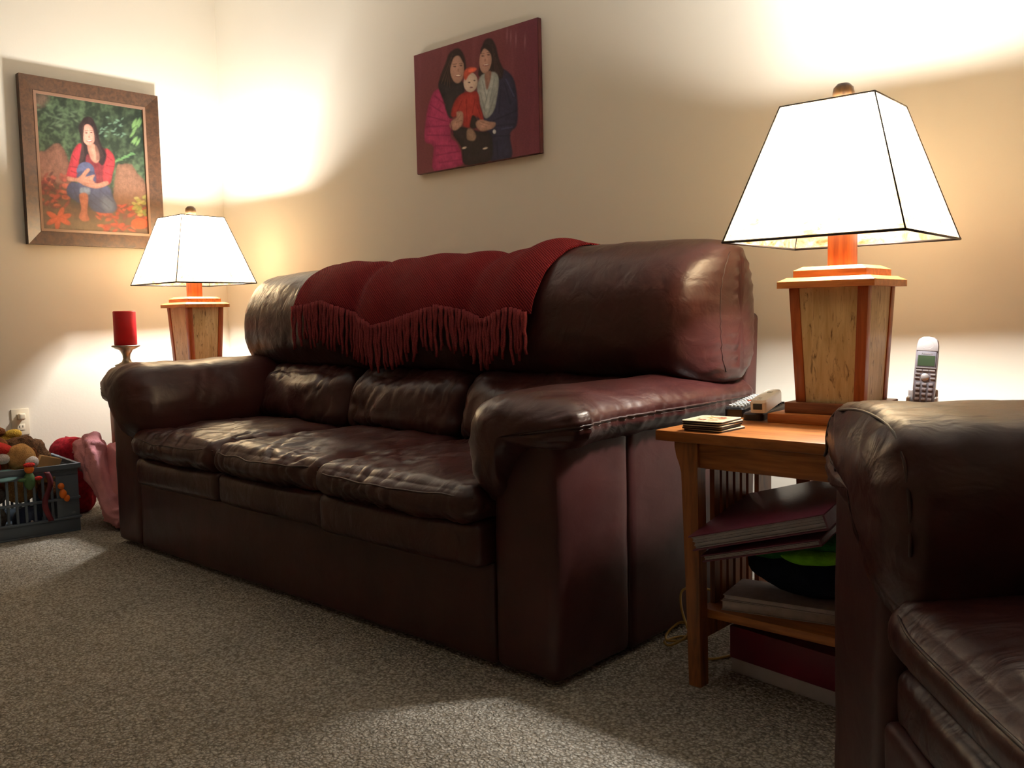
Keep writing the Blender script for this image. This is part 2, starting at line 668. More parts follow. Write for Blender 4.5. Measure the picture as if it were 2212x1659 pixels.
def arm_pad(xc, sgn, top, y0, y1, seed, R0=0.13, hw=.0975, ov=.035, flare=.03):
    n = 64
    base = catmull(arm_profile(top, hw, ov), n)
    c = np.array([-.02, .575])
    R1 = 0.06
    ys = np.concatenate([y0 + R0 * (1 - np.cos(np.linspace(0.06, math.pi / 2, 14))), np.linspace(y0 + R0, y1 - R1, 46)[1:-1], y1 - R1 * (1 - np.cos(np.linspace(math.pi / 2, 0.1, 8)))])
    rings = []
    for y in ys:
        s = 1.0
        if y < y0 + R0:
            s = math.sqrt(max(0.0, 1 - ((y0 + R0 - y) / R0) ** 2)) ** 0.8
        elif y > y1 - R1:
            s = 0.4 + 0.6 * math.sqrt(max(0.0, 1 - ((y - y1 + R1) / R1) ** 2))
        P = np.zeros((n, 3))
        fl = flare * math.exp(-((y - y0 - .08) / .10) ** 2)
        P[:, 0] = xc + sgn * (c[0] + (base[:, 0] - c[0]) * s + np.where(base[:, 0] > .05, fl * s, 0))
        P[:, 1] = y
        P[:, 2] = c[1] + (base[:, 1] - c[1]) * s
        rings.append(P)
    V, F = rings_mesh(rings)
    N = vnorm(V, F)
    if ((V - V.mean(0)) * N).sum() < 0:
        N = -N
    d = wrinkle((8, 16, 8), 0.005, seed)(V, N)
    # seam valley with gathers around it
    ks = int(round(8.35 / 14 * n)) % n
    seam = []
    for i in range(2, len(rings) - 1):
        seam.append(i * n + ks)
    sv = V[seam]
    for i, r in enumerate(rings):
        pass
    ang = np.array([min(abs(k - ks), n - abs(k - ks)) for k in range(n)])
    gg = np.zeros(len(V))
    for i in range(len(rings)):
        gg[i * n:(i + 1) * n] = np.exp(-(ang / 5.0) ** 2)
    d = d + gg * 0.0042 * np.sin(V[:, 1] * 150 + 4 * pn(V * 9, seed + 4)) - 0.004 * np.where(gg > .95, 1, 0)
    th = np.zeros(len(V))
    for i in range(len(rings)):
        th[i * n:(i + 1) * n] = np.arange(n) / n * 2 * math.pi
    fade = np.exp(-(np.maximum(0, V[:, 1] - y0 - R0 * .55) / .075)) * np.clip((V[:, 1] - y0) / (R0 * .5), 0, 1)
    d = d + 0.0028 * fade * (np.sin(th * 23 + 5 * pn(V * 8, seed + 6)) + .6 * np.sin(th * 14 + 6 * pn(V * 6, seed + 7)))
    V2 = V + N * d[:, None]
    pts = [tuple(V2[i] + N[i] * 0.0005) for i in seam]
    rf = int(np.argmin([abs(r[0, 1] - (y0 + R0 * .55)) for r in rings]))
    k0 = int(round(2 / 14 * n))
    k1 = int(round(9 / 14 * n))
    front = [tuple(V2[rf * n + k] + N[rf * n + k] * .0008) for k in range(k0, k1)]
    fa = np.array(front)
    for _ in range(3):
        fa[1:-1] = (fa[:-2] + fa[1:-1] * 2 + fa[2:]) / 4
    front = [tuple(q) for q in fa]
    return V2, F, pts, front


def couch(root, W, seats, arm_tops, fwd=(), seed=1, arm_w=0.195, pad_y=-0.065, pad_r=0.13, ov=.035, flare=.03, wr=1.0):
    L, LS = M['leather'], M['leather_side']
    xi = W - arm_w
    MB().box(-xi, xi, 0.04, 0.86, 0.02, 0.30).build('base_frame', LS, root, bevel=0.01)
    V, F = softbox(-xi + .002, xi - .002, 0.0, 0.05, 0.012, 0.262, 0.014, (40, 4, 12), (0, .004, 0), wrinkle((3, 3, 3), 0.002, seed))
    mk('front_apron', V, F, LS, root)
    for sgn, top in ((-1, arm_tops[0]), (1, arm_tops[1])):
        xa, xb = sorted((sgn * xi, sgn * W))
        V, F = softbox(xa, xb, 0.0, 0.288, 0.012, 0.60, 0.022, (12, 14, 24), (.008, .006, 0), wrinkle((3, 3, 2), 0.0022, seed + 3))
        mk('arm_panel', V, F, LS, root)
        V, F = softbox(xa, xb, 0.286, 0.92, 0.012, 0.60, 0.012, (12, 24, 24), (.006, 0, 0), wrinkle((3, 3, 2), 0.0022, seed + 5))
        mk('arm_panel', V, F, LS, root)
        V, F, pts, front = arm_pad((xa + xb) / 2, sgn, top, pad_y, 0.90, seed + 11 + sgn, pad_r, arm_w / 2, ov, flare)
        ap = mk('arm_pad', V, F, L, root)
        MB().tube(pts, 0.0028, 6).build('seam', M['seam'], ap)
        if ov > .06:
            MB().tube(front, 0.0026, 6).build('seam', M['seam'], ap)
        MB().tube([(p[0] - sgn * .002, p[1], p[2] - .008) for p in pts], 0.0018, 5).build('seam', M['seam'], ap)
    for i, (a, b) in enumerate(seats):
        f = fwd[i] if i < len(fwd) else 0.0
        s = seed + 20 + i * 7
        V, F = softbox(a + .004, b - .004, -0.015 - f, 0.06, 0.25, 0.352 + f * .3, 0.024, (28, 5, 12), (0, .010, .003), wrinkle((5, 5, 4), 0.003, s))
        mk('seat_front', V, F, L, root)
        V, F = softbox(a + .002, b - .002, -0.035 - f, 0.60, 0.352, 0.452, 0.046, (80, 60, 12), (.004, .012, .026), wrinkle((22, 7, 8), 0.0105 * wr, s + 1, 0.5))
        sc_ = mk('seat_cushion', V, F, L, root)
        wl = []
        for q in range(34):
            xa_, xb_ = a + (b - a) * q / 34, a + (b - a) * (q + 1) / 34
            sel = np.where((V[:, 0] >= xa_) & (V[:, 0] < xb_) & (V[:, 1] < .2))[0]
            if len(sel):
                j = sel[np.argmax(V[sel, 2] * 1.0 - V[sel, 1] * 1.5)]
                wl.append(V[j])
        wl = np.array(wl)
        for _ in range(4):
            wl[1:-1] = (wl[:-2] + wl[1:-1] * 2 + wl[2:]) / 4
        MB().tube([tuple(q) for q in wl], .0026, 6).build('welt', M['seam'], sc_)

        def lean(p):
            p = p.copy()
            p[:, 1] += (p[:, 2] - .43) * 0.28
            return p
        V, F = softbox(a + .003, b - .003, 0.47, 0.66, 0.43, 0.665, 0.075, (64, 12, 30), (.004, .030, .008), wrinkle((18, 6, 5), 0.013, s + 3, 0.5), lean)
        mk('lumbar_cushion', V, F, L, root)
    # outside back
    P = [(-W, .86, .015), (W, .86, .015), (W, .915, .015), (-W, .915, .015), (-W + .01, .88, .84), (W - .01, .88, .84), (W - .01, .985, .84), (-W + .01, .985, .84)]
    MB().hexa(P).build('back_panel', LS, root, bevel=0.02, seg=4)
    n = len(seats)
    for i, (a, b) in enumerate(seats):
        end = (.10, .10, .82)
        mid = (.055, .72, .90)
        x0 = -W - .03 if i == 0 else a
        x1 = W + .03 if i == n - 1 else b
        V, F, seams = pillow(x0, x1, end if i == 0 else mid, end if i == n - 1 else mid, seed + 60 + i, top=0.012 if i == n - 1 and n > 1 else 0.0)
        bp = mk('back_pillow', V, F, L, root)
        for q in seams:
            MB().tube(q, .0022, 6).build('seam', M['seam'], bp)


SX, SY = -2.3725, 1.525
sofa = thing('sofa', 'long dark brown leather sofa with padded arms and three seats against the wall', 'sofa', (SX, SY, 0))
SEATS = [(-.9075, -.3175), (-.3175, .2675), (.2675, .9075)]
couch(sofa, 1.1025, SEATS, (.70, .675), (0, .004, .03), seed=1)

CH_ROT = math.radians(-51.0)
chair = thing('armchair', 'dark brown leather armchair turned sideways in the right foreground', 'armchair', (-.2747, 1.0453, 0), CH_ROT)
couch(chair, 0.545, [(-.305, .305)], (.70, .70), (-.03,), seed=40, arm_w=.24, pad_y=-.02, pad_r=.06, ov=.092, flare=.012, wr=.22)

# ------------------------------------------------------------------ knitted throw over the sofa back
def throw():
    root = thing('throw_blanket', 'dark red knitted throw with long fringe draped over the sofa back', 'blanket', (SX, SY, 0))
    n = 400
    base = catmull(PROF, n)
    N = np.stack([np.gradient(base[:, 1]), -np.gradient(base[:, 0])], 1)
    N /= np.linalg.norm(N, axis=1)[:, None]
    ctr = base.mean(0)
    sg = np.sign(((base - ctr) * N).sum(1).mean())
    N *= sg
    it = int(np.argmax(base[:, 1]))
    # front side indices from low front up to the top and on over the rear
    lo = int(3.0 / 12 * n)
    front = np.arange(lo - 45, it)
    rear_end = int(9.6 / 12 * n)
    hx = np.array([-3.04, -2.967, -2.847, -2.68, -2.524, -2.398, -2.21, -2.101, -1.978, -1.879, -1.80]) - SX
    hz = np.array([.885, .89, .90, .868, .815, .839, .875, .863, .83, .862, .846])
    nc, nr = 150, 70
    V = np.zeros((nr, nc, 3))
    hem = []
    for j in range(nc):
        c = j / (nc - 1)
        xh = (-3.03 - SX) + c * ((-1.79) - (-3.03))
        xt = (-3.02 - SX) + c * ((-1.74) - (-3.02))
        z = np.interp(xh, hx, hz)
        ih = front[int(np.argmin(np.abs(base[front, 1] - z)))]
        idx = np.linspace(ih, rear_end, nr)
        for i, t in enumerate(idx):
            k = int(t) % n
            f = t - int(t)
            p = base[k] * (1 - f) + base[(k + 1) % n] * f
            nn = N[k]
            s = i / (nr - 1)
            x = xh + (xt - xh) * min(1, s * 2)
            off = 0.030
            # ridge of the folded-over right edge
            fold = 0.016 * math.exp(-((c - .90 - .04 * s) / .05) ** 2)
            wav = 0.004 * math.sin(x * 24 + 5 * s)
            q = p + nn * (off + fold + wav)
            dip = 0
            for xd in (SEATS[0][1], SEATS[1][1]):
                dip += 0.026 * math.exp(-((x - xd - 0.02) / .055) ** 2)
            q = q - nn * dip * (1.0 if q[1] > .85 else max(0, (q[1] - .75) / .1))
            V[i, j] = (x, q[0], q[1])
        hem.append(V[0, j].copy())
    P = V.reshape(-1, 3)
    F = [(i * nc + j, i * nc + j + 1, (i + 1) * nc + j + 1, (i + 1) * nc + j) for i in range(nr - 1) for j in range(nc - 1)]
    P = P + np.stack([0 * P[:, 0], pn(P * 16, 3) * .004, pn(P * 16, 5) * .004], 1)
    o = mk('cloth', P, F, M['throw'], root)
    md = o.modifiers.new('thick', 'SOLIDIFY')
    md.thickness = 0.006
    md.offset = 1.0
    r = random.Random(5)
    nt_ = 92
    for k in range(nt_):
        c = (k + .5) / nt_ + r.uniform(-.003, .003)
        h = hem[min(nc - 1, max(0, int(c * (nc - 1))))]
        Ln = r.uniform(.125, .175)
        pts, rs = [], []
        sw, ph = r.uniform(-.018, .018), r.uniform(0, 6)
        for m_ in range(8):
            t = m_ / 7
            pts.append((h[0] + sw * t * t + .0022 * math.sin(ph + t * 14), h[1] - .008 - .004 * math.sin(t * 3) + .002 * math.cos(ph + t * 14), h[2] + .004 - Ln * t))
            rs.append(.0066 * (1.15 if m_ == 0 else 1) * (1 - .35 * t))
        MB().tube(pts, rs, 6).build('tassel', M['tassel'], root)


throw()


# ------------------------------------------------------------------ lamps
def make_lamp(name, label):
    t = thing(name, label, 'lamp', group='pair of matching wooden table lamps')
    MB().box(-.129, .129, -.129, .129, 0, .022).build('foot_plate', M['cherry_flat'], t, bevel=.002)
    MB().box(-.0995, .0995, -.0995, .0995, .022, .0475).build('base_plate', M['walnut'], t, bevel=.002)
    h0, h1, z0, z1 = .0800, .0925, .0475, .3157
    w = .024
    # four panels between four corner posts, posts proud by 2 mm
    for k in range(4):
        a = k * math.pi / 2
        R = Matrix.Rotation(a, 3, 'Z')
        g0, g1 = h0 - .003, h1 - .003
        P = [(-g0 + w * .9, -g0, z0), (g0 - w * .9, -g0, z0), (g0 - w * .9, -g0 + .012, z0), (-g0 + w * .9, -g0 + .012, z0),
             (-g1 + w * .9, -g1, z1), (g1 - w * .9, -g1, z1), (g1 - w * .9, -g1 + .012, z1), (-g1 + w * .9, -g1 + .012, z1)]
        MB().hexa([tuple(R @ Vector(p)) for p in P]).build('body_panel', M['maple'], t, smooth=False)
        P = [(-h0, -h0, z0), (-h0 + w, -h0, z0), (-h0 + w, -h0 + w, z0), (-h0, -h0 + w, z0), (-h1, -h1, z1), (-h1 + w, -h1, z1), (-h1 + w, -h1 + w, z1), (-h1, -h1 + w, z1)]
        MB().hexa([tuple(R @ Vector(p)) for p in P]).build('corner_post', M['cherry'], t, bevel=.0015)

    def plate(nm, h, za, zb, bev):
        mb = MB()
        mb.frus(h, za, h, zb - bev)
        mb.frus(h, zb - bev, h - bev * 1.8, zb)
        mb.build(nm, M['cherry_flat'], t, smooth=False)
    plate('cap_plate', .1127, .3157, .3400, .009)
    plate('cap_plate', .0848, .3400, .3655, .009)
    MB().box(-.0262, .0262, -.0262, .0262, .3655, .52).build('neck', M['cherry'], t, bevel=.002)
    MB().lathe([(.016, .52), (.016, .575), (.013, .58), (.013, .605)], 16).build('socket', M['brass'], t)
    bulb = MB().lathe([(.011, .605), (.013, .612), (.021, .628), (.025, .645), (.023, .662), (.014, .674), (.0, .678)], 16).build('bulb', M['bulb'], t)
    # harp of thin wire and finial
    hp = [(.014, 0, .555)] + [(.052 * math.sin(math.pi * (.12 + .88 * k / 12)), 0, .565 + .165 * (k / 12) ** .8) for k in range(1, 13)]
    hp2 = [(-x, y, z) for x, y, z in hp]
    MB().tube(hp, .0018, 6).tube(hp2, .0018, 6).build('harp', M['brass'], t)
    zb, zt, hb, ht = .4257, .7348, .2044, .1074
    for k in range(4):
        R = Matrix.Rotation(k * math.pi / 2, 3, 'Z')
        n = 8
        V, F = [], []
        for i in range(n + 1):
            f = i / n
            h = hb + (ht - hb) * f
            for j in range(n + 1):
                V.append(tuple(R @ Vector((-h + 2 * h * j / n, -h, zb + (zt - zb) * f))))
        for i in range(n):
            for j in range(n):
                F.append((i * (n + 1) + j, i * (n + 1) + j + 1, (i + 1) * (n + 1) + j + 1, (i + 1) * (n + 1) + j))
        sp = mk('shade_panel', V, F, M['shade'], t, smooth=False)
        e = MB()
        c = lambda h, z: tuple(R @ Vector((-h, -h, z)))
        d = lambda h, z: tuple(R @ Vector((h, -h, z)))
        e.tube([c(hb + .0005, zb), c(ht + .0005, zt)], .0021, 6)
        e.tube([c(hb + .0005, zb), d(hb + .0005, zb)], .0032, 6)
        e.tube([c(ht + .0005, zt), d(ht + .0005, zt)], .0022, 6)
        e.build('shade_edging', M['wire'], sp)
    # spider bars across the top that carry the shade
    MB().tube([(-ht, 0, zt - .004), (ht, 0, zt - .004)], .0016, 6).tube([(0, -ht, zt - .004), (0, ht, zt - .004)], .0016, 6).build('spider', M['brass'], t)
    MB().lathe([(.0, .731), (.012, .732), (.018, .738), (.020, .748), (.0235, .754), (.0245, .766), (.0225, .778), (.014, .787), (.0, .790)], 24).build('finial', M['finial'], t)
    li = bpy.data.lights.new(name + '_light', 'POINT')
    li.energy = BULB_W
    li.color = BULB_COL
    li.shadow_soft_size = .048
    lo = bpy.data.objects.new('bulb_light', li)
    link(lo, t)
    lo.location = (0, 0, .652)
    return t


lampR = make_lamp('table_lamp', 'tall wooden table lamp with mica shade on the end table by the armchair')
lampR.location = (-.8737, 2.1249, .58)
lampR.rotation_euler = (0, 0, math.radians(1.96))
lampL = copy_tree(lampR)
lampL['label'] = 'wooden table lamp with mica shade in the corner behind the far sofa arm'
lampL.location = (-3.9958, 2.1746, .596)
lampL.rotation_euler = (0, 0, math.radians(1.65))


# ------------------------------------------------------------------ end tables
def make_table(name, label):
    t = thing(name, label, 'table', (-1.146, 1.737, 0), group='mission style end tables')
    TW, TD = .64, .63
    MB().box(0, TW, 0, TD, .556, .58).build('table_top', M['oak'], t, bevel=.003)

    def leg(sx, y0, y1):
        prof = [(.080, 0), (.072, .25), (.063, .487), (.058, .505), (.050, .525), (.046, .545), (.046, .556)]
        inn = [(.110, 0), (.107, .3), (.104, .556)]
        poly = prof + inn[::-1]
        V, F = [], []
        for y in (y0, y1):
            V += [((x if sx == 0 else TW - x), y, z) for x, z in poly]
        n = len(poly)
        F = [tuple(range(n)), tuple(range(2 * n - 1, n - 1, -1))] + [(i, (i + 1) % n, n + (i + 1) % n, n + i) for i in range(n)]
        mk('leg', V, F, M['oak_leg'], t, smooth=False)
    for sx in (0, 1):
        leg(sx, .008, .042)
        leg(sx, .585, .620)
    MB().box(.105, TW - .105, .014, .034, .500, .556).build('apron', M['oak'], t, bevel=.002)
    MB().box(.105, TW - .105, .590, .610, .500, .556).build('apron', M['oak'], t, bevel=.002)
    for xa in (.084, TW - .104):
        MB().box(xa, xa + .02, .042, .585, .492, .556).build('side_apron', M['oak_leg'], t, bevel=.002)
        MB().box(xa, xa + .02, .042, .585, .105, .152).build('side_rail', M['oak_leg'], t, bevel=.002)
        sl = [(.090, .114), (.1245, .1435), (.1545, .175), (.188, .2085), (.2205, .2395), (.2525, .272), (.305, .372)]
        for a, b in sl:
            MB().box(xa + .004, xa + .016, a, b, .150, .494).build('slat', M['oak_leg'], t, smooth=False)
    MB().box(.084, TW - .084, .045, .585, .152, .172).build('shelf', M['oak'], t, bevel=.002)
    return t


tabR = make_table('end_table', 'honey oak mission end table with slatted sides between sofa and armchair')
tabL = copy_tree(tabR)
tabL['label'] = 'oak end table hidden behind the far arm of the sofa'
tabL.location = (-4.13, 1.775, 0)
tabL.scale = (.80, 1, .596 / .58)


# ------------------------------------------------------------------ painted prints (flat photographs)
def homog(src, dst):
    A = []
    for (x, y), (u, v) in zip(src, dst):
        A.append([x, y, 1, 0, 0, 0, -u * x, -u * y, -u])
        A.append([0, 0, 0, x, y, 1, -v * x, -v * y, -v])
    _, _, vt = np.linalg.svd(np.array(A, float))
    return vt[-1].reshape(3, 3)


class Paint:
    def __init__(s, quad, nu, nv, gain=1.0):
        """quad: picture corners (TL, TR, BR, BL) in the sketch's own coordinates"""
        s.H = homog([(0, 0), (1, 0), (1, 1), (0, 1)], quad)
        s.nu, s.nv, s.gain = nu, nv, gain
        u, v = np.meshgrid(np.linspace(0, 1, nu), np.linspace(0, 1, nv))
        s.u, s.v = u.ravel(), v.ravel()
        q = s.H @ np.stack([s.u, s.v, np.ones_like(s.u)])
        s.x, s.y = q[0] / q[2], q[1] / q[2]
        s.C = np.zeros((nu * nv, 3))

    def col(s, c):
        return np.array(srgb(*c)[:3])

    def fill(s, c):
        s.C[:] = s.col(c)

    def mixin(s, a, c):
        c = s.col(c) if isinstance(c, tuple) else c
        s.C = s.C * (1 - a[:, None]) + c * a[:, None]

    def n(s, sc, seed, ax=1.0):
        return pn(np.stack([s.x / sc, s.y / sc * ax, 0 * s.x + seed * .37], 1), seed)

    def noise_tint(s, sc, amt, seed):
        s.C *= np.clip(1 + amt * s.n(sc, seed), 0.2, 3)[:, None]

    def poly(s, pts, c, soft=6, jit=0, op=1.0):
        P = np.array(pts, float)
        if len(P) > 3:
            P = catmull(P, len(P) * 4)
        x, y = s.x, s.y
        if jit:
            x = x + jit * s.n(22, 5)
            y = y + jit * s.n(22, 6)
        ins = np.zeros(len(x), bool)
        dm = np.full(len(x), 1e9)
        m = len(P)
        for i in range(m):
            x1, y1 = P[i]
            x2, y2 = P[(i + 1) % m]
            cnd = ((y1 > y) != (y2 > y))
            with np.errstate(divide='ignore', invalid='ignore'):
                xi_ = (x2 - x1) * (y - y1) / ((y2 - y1) if abs(y2 - y1) > 1e-9 else 1e-9) + x1
            ins ^= cnd & (x < xi_)
            ex, ey = x2 - x1, y2 - y1
            t = np.clip(((x - x1) * ex + (y - y1) * ey) / (ex * ex + ey * ey + 1e-9), 0, 1)
            dm = np.minimum(dm, np.hypot(x - x1 - t * ex, y - y1 - t * ey))
        sd = np.where(ins, dm, -dm)
        cc = s.col(c) * (.66 + .34 * np.clip(sd / 55, 0, 1))[:, None] * (1 + .30 * s.n(38, 31) + .22 * s.n(14, 33, .35))[:, None]
        s.mixin(np.clip(sd / soft * .5 + .5, 0, 1) * op, cc)

    def ell(s, cx, cy, rx, ry, c, soft=6, rot=0, op=1.0):
        ca, sa = math.cos(rot), math.sin(rot)
        dx, dy = s.x - cx, s.y - cy
        a = (dx * ca + dy * sa) / rx
        b = (-dx * sa + dy * ca) / ry
        r = np.hypot(a, b)
        cc = s.col(c) * (1.06 - .30 * np.clip(r, 0, 1) ** 2 - .10 * np.clip(a, -1, 1))[:, None]
        s.mixin(np.clip((1 - r) * min(rx, ry) / soft + .5, 0, 1) * op, cc)

    def stroke(s, p0, p1, w, c, op=.6, soft=None):
        (x1, y1), (x2, y2) = p0, p1
        ex, ey = x2 - x1, y2 - y1
        t = np.clip(((s.x - x1) * ex + (s.y - y1) * ey) / (ex * ex + ey * ey + 1e-9), 0, 1)
        d = np.hypot(s.x - x1 - t * ex, s.y - y1 - t * ey)
        s.mixin(np.clip((w - d) / (soft or w) + .2, 0, 1) * op, c)

    def build(s, name, mat, parent, P00, eu, ev):
        """P00: top-left corner; eu, ev: full edge vectors"""
        P00, eu, ev = np.array(P00), np.array(eu), np.array(ev)
        V = P00 + s.u[:, None] * eu + s.v[:, None] * ev
        nu, nv = s.nu, s.nv
        F = [(j * nu + i, (j + 1) * nu + i, (j + 1) * nu + i + 1, j * nu + i + 1) for j in range(nv - 1) for i in range(nu - 1)]
        me = bpy.data.meshes.new(name)
        me.from_pydata(V.tolist(), [], F)
        at = me.color_attributes.new('Col', 'FLOAT_COLOR', 'POINT')
        C = np.ones((len(V), 4))
        lum = s.C @ np.array([.3, .59, .11])
        C[:, :3] = np.clip((s.C * .85 + lum[:, None] * .15) * s.gain, 0, 1)
        at.data.foreach_set('color', C.ravel())
        me.materials.append(mat)
        return link(bpy.data.objects.new(name, me), parent)


def portrait():
    Xw, Xf = XL, -4.392
    ya, yb, za, zb = 1.597, 2.243, 1.213, 1.969
    t = thing('framed_portrait', 'brown framed portrait of a seated woman in a red cardigan on the left wall', 'picture', (Xw, (ya + yb) / 2, za))
    X0 = -t.location.x
    oy, oz = -t.location.y, -t.location.z
    fw_ = .062
    fm = wood('frame_wood', srgb(46, 29, 18), srgb(74, 48, 31), 0.4, (50, 50, 50))
    fl = plain('frame_liner', srgb(122, 92, 74), 0.35)
    xb_, xf_ = .004, Xf - Xw

    def bar(nm, pts):
        # pts: four (y,z) of the outer/inner edge; raised outer, sloping inward
        (y0, z0), (y1, z1), (y2, z2), (y3, z3) = pts
        P = [(xb_, y0, z0), (xb_, y1, z1), (xb_, y2, z2), (xb_, y3, z3), (xf_, y0, z0), (xf_, y1, z1), (xf_ - .014, y2, z2), (xf_ - .014, y3, z3)]
        P = [(p[0], p[1] + oy, p[2] + oz) for p in P]
        MB().hexa(P).build(nm, fm, t, smooth=False)
    i = fw_
    bar('frame_rail', [(ya, zb), (yb, zb), (yb - i, zb - i), (ya + i, zb - i)])
    bar('frame_rail', [(yb, za), (ya, za), (ya + i, za + i), (yb - i, za + i)])
    bar('frame_stile', [(ya, za), (ya, zb), (ya + i, zb - i), (ya + i, za + i)])
    bar('frame_stile', [(yb, zb), (yb, za), (yb - i, za + i), (yb - i, zb - i)])
    l = .012
    a0, a1, c0, c1 = ya + i, yb - i, za + i, zb - i
    mb = MB()
    mb.box(xb_, xf_ - .012, a0 + oy, a0 + l + oy, c0 + oz, c1 + oz)
    mb.box(xb_, xf_ - .012, a1 - l + oy, a1 + oy, c0 + oz, c1 + oz)
    mb.box(xb_, xf_ - .012, a0 + l + oy, a1 - l + oy, c0 + oz, c0 + l + oz)
    mb.box(xb_, xf_ - .012, a0 + l + oy, a1 - l + oy, c1 - l + oz, c1 + oz)
    mb.build('frame_liner', fl, t, smooth=False)
    MB().box(.002, .012, a0 + oy, a1 + oy, c0 + oz, c1 + oz).build('backing_board', fl, t, smooth=False)
    p = Paint([(285, 340), (1170, 485), (1215, 1500), (335, 1480)], 230, 280, 0.72)
    p.fill((44, 58, 42))
    g = p.n(60, 1) + .6 * p.n(26, 2)
    p.mixin(np.clip(g * 1.6 + .15, 0, 1) * .8, (84, 108, 74))
    p.mixin(np.clip(-g * 1.8, 0, 1) * .7, (26, 34, 28))
    p.mixin(np.clip((p.x - 700) / 300, 0, 1) * np.clip((1000 - p.y) / 300, 0, 1) * .5, (28, 40, 32))
    p.poly([(290, 350), (400, 365), (380, 430), (320, 470), (285, 470)], (104, 84, 68), 20, 10)
    r = random.Random(3)
    for k in range(26):
        p.ell(r.uniform(830, 1040), r.uniform(540, 700), 16, 7, (96, 128, 104), 6, r.uniform(-.9, .3), .7)
    for k in range(20):
        p.ell(r.uniform(300, 640), r.uniform(420, 720), 26, 9, (96, 118, 88), 10, r.uniform(-.6, .6), .5)
    for k in range(10):
        p.ell(r.uniform(1095, 1165), r.uniform(560, 770), 34, 11, (108, 148, 80), 8, r.uniform(-1.4, -.7), .85)
    for k in range(9):
        p.ell(960 + k * 17, 905 - k * 8, 24, 9, (88, 132, 78), 6, -.5 + (k % 3) * .4, .8)
    p.poly([(290, 860), (370, 820), (440, 765), (500, 770), (545, 850), (570, 960), (560, 1150), (300, 1170)], (128, 84, 66), 8, 8)
    p.poly([(960, 970), (1010, 930), (1085, 930), (1130, 1000), (1195, 1080), (1215, 1290), (950, 1300)], (132, 92, 70), 8, 8)
    p.poly([(300, 1130), (560, 1120), (560, 1240), (950, 1290), (1225, 1260), (1230, 1520), (320, 1520)], (92, 66, 48), 20, 10)
    p.poly([(420, 1420), (700, 1380), (1000, 1420), (1000, 1520), (400, 1520)], (112, 88, 64), 20, 8)
    for k in range(60):
        x = r.uniform(310, 560)
        y = r.uniform(1010, 1300)
        p.ell(x, y, r.uniform(18, 44), r.uniform(8, 20), r.choice([(168, 70, 52), (132, 52, 42), (92, 40, 32), (188, 90, 62), (70, 34, 30)]), 8, r.uniform(-1, 1), .7)
    for k in range(80):
        x = r.uniform(800, 1215)
        y = r.uniform(1270, 1480)
        p.ell(x, y, r.uniform(16, 44), r.uniform(8, 18), r.choice([(206, 88, 66), (176, 70, 48), (96, 46, 38), (150, 62, 46), (214, 112, 84)]), 6, r.uniform(-.8, .8), .75)
    for a in (-2.6, -1.2, -.35, .5, 1.7, 2.6):
        p.ell(470 + 55 * math.cos(a), 1390 + 40 * math.sin(a), 62, 24, (208, 96, 58), 6, a, .95)
    for k in range(22):
        p.ell(r.uniform(1090, 1205), r.uniform(1170, 1370), 22, 13, r.choice([(166, 158, 76), (128, 132, 62), (198, 186, 104)]), 6, r.uniform(-1, 1), .8)
    p.ell(1150, 1415, 70, 45, (206, 96, 56), 8)
    p.ell(690, 1250, 120, 60, (60, 44, 40), 30, 0, .6)
    # sitter
    p.poly([(590, 1080), (650, 1100), (690, 1150), (670, 1260), (560, 1200), (545, 1130)], (60, 62, 92), 6)
    p.poly([(720, 1100), (890, 1110), (930, 1200), (965, 1290), (900, 1335), (770, 1320), (715, 1230)], (74, 78, 108), 6)
    p.ell(890, 1260, 50, 70, (128, 138, 166), 30, -.5, .7)
    p.poly([(640, 780), (700, 800), (860, 800), (930, 840), (950, 920), (930, 1010), (890, 1090), (640, 1060), (640, 960)], (118, 34, 44), 6)
    p.poly([(645, 765), (600, 830), (570, 930), (548, 1035), (635, 1045), (655, 940), (690, 860), (680, 770)], (188, 36, 52), 6)
    p.poly([(880, 800), (935, 850), (948, 920), (925, 1020), (905, 1095), (855, 1075), (850, 980), (875, 880)], (182, 44, 54), 6)
    p.poly([(700, 545), (760, 545), (800, 620), (835, 760), (880, 850), (850, 940), (800, 900), (720, 850), (700, 960), (650, 940), (665, 840), (690, 740), (660, 660), (670, 590)], (48, 32, 36), 6)
    p.poly([(725, 760), (795, 775), (825, 870), (800, 920), (760, 900), (735, 840)], (214, 144, 116), 6)
    p.ell(733, 688, 56, 88, (226, 154, 130), 6, -.12)
    p.poly([(655, 610), (735, 560), (800, 640), (790, 690), (760, 620), (715, 595), (690, 640), (682, 760), (665, 700)], (50, 34, 38), 8)
    p.ell(716, 672, 11, 5, (92, 58, 56), 4)
    p.ell(757, 668, 11, 5, (92, 58, 56), 4)
    p.ell(738, 705, 8, 10, (206, 128, 108), 6)
    p.ell(742, 738, 24, 9, (188, 84, 82), 5, -.1)
    p.ell(742, 736, 19, 4, (246, 228, 216), 3, -.1)
    p.ell(705, 985, 75, 72, (82, 88, 124), 8)
    p.poly([(640, 1000), (770, 990), (790, 1080), (735, 1190), (665, 1190), (640, 1100)], (70, 74, 108), 8)
    p.poly([(660, 1130), (735, 1130), (735, 1185), (665, 1190)], (140, 150, 172), 6)
    p.poly([(555, 1035), (640, 1045), (715, 970), (742, 980), (705, 1035), (780, 1018), (765, 1060), (800, 1090), (880, 1068), (892, 1098), (800, 1132), (700, 1112), (640, 1080), (560, 1072)], (212, 142, 112), 5)
    p.poly([(650, 1185), (722, 1185), (715, 1335), (732, 1395), (680, 1408), (645, 1375), (665, 1300)], (212, 128, 100), 5)
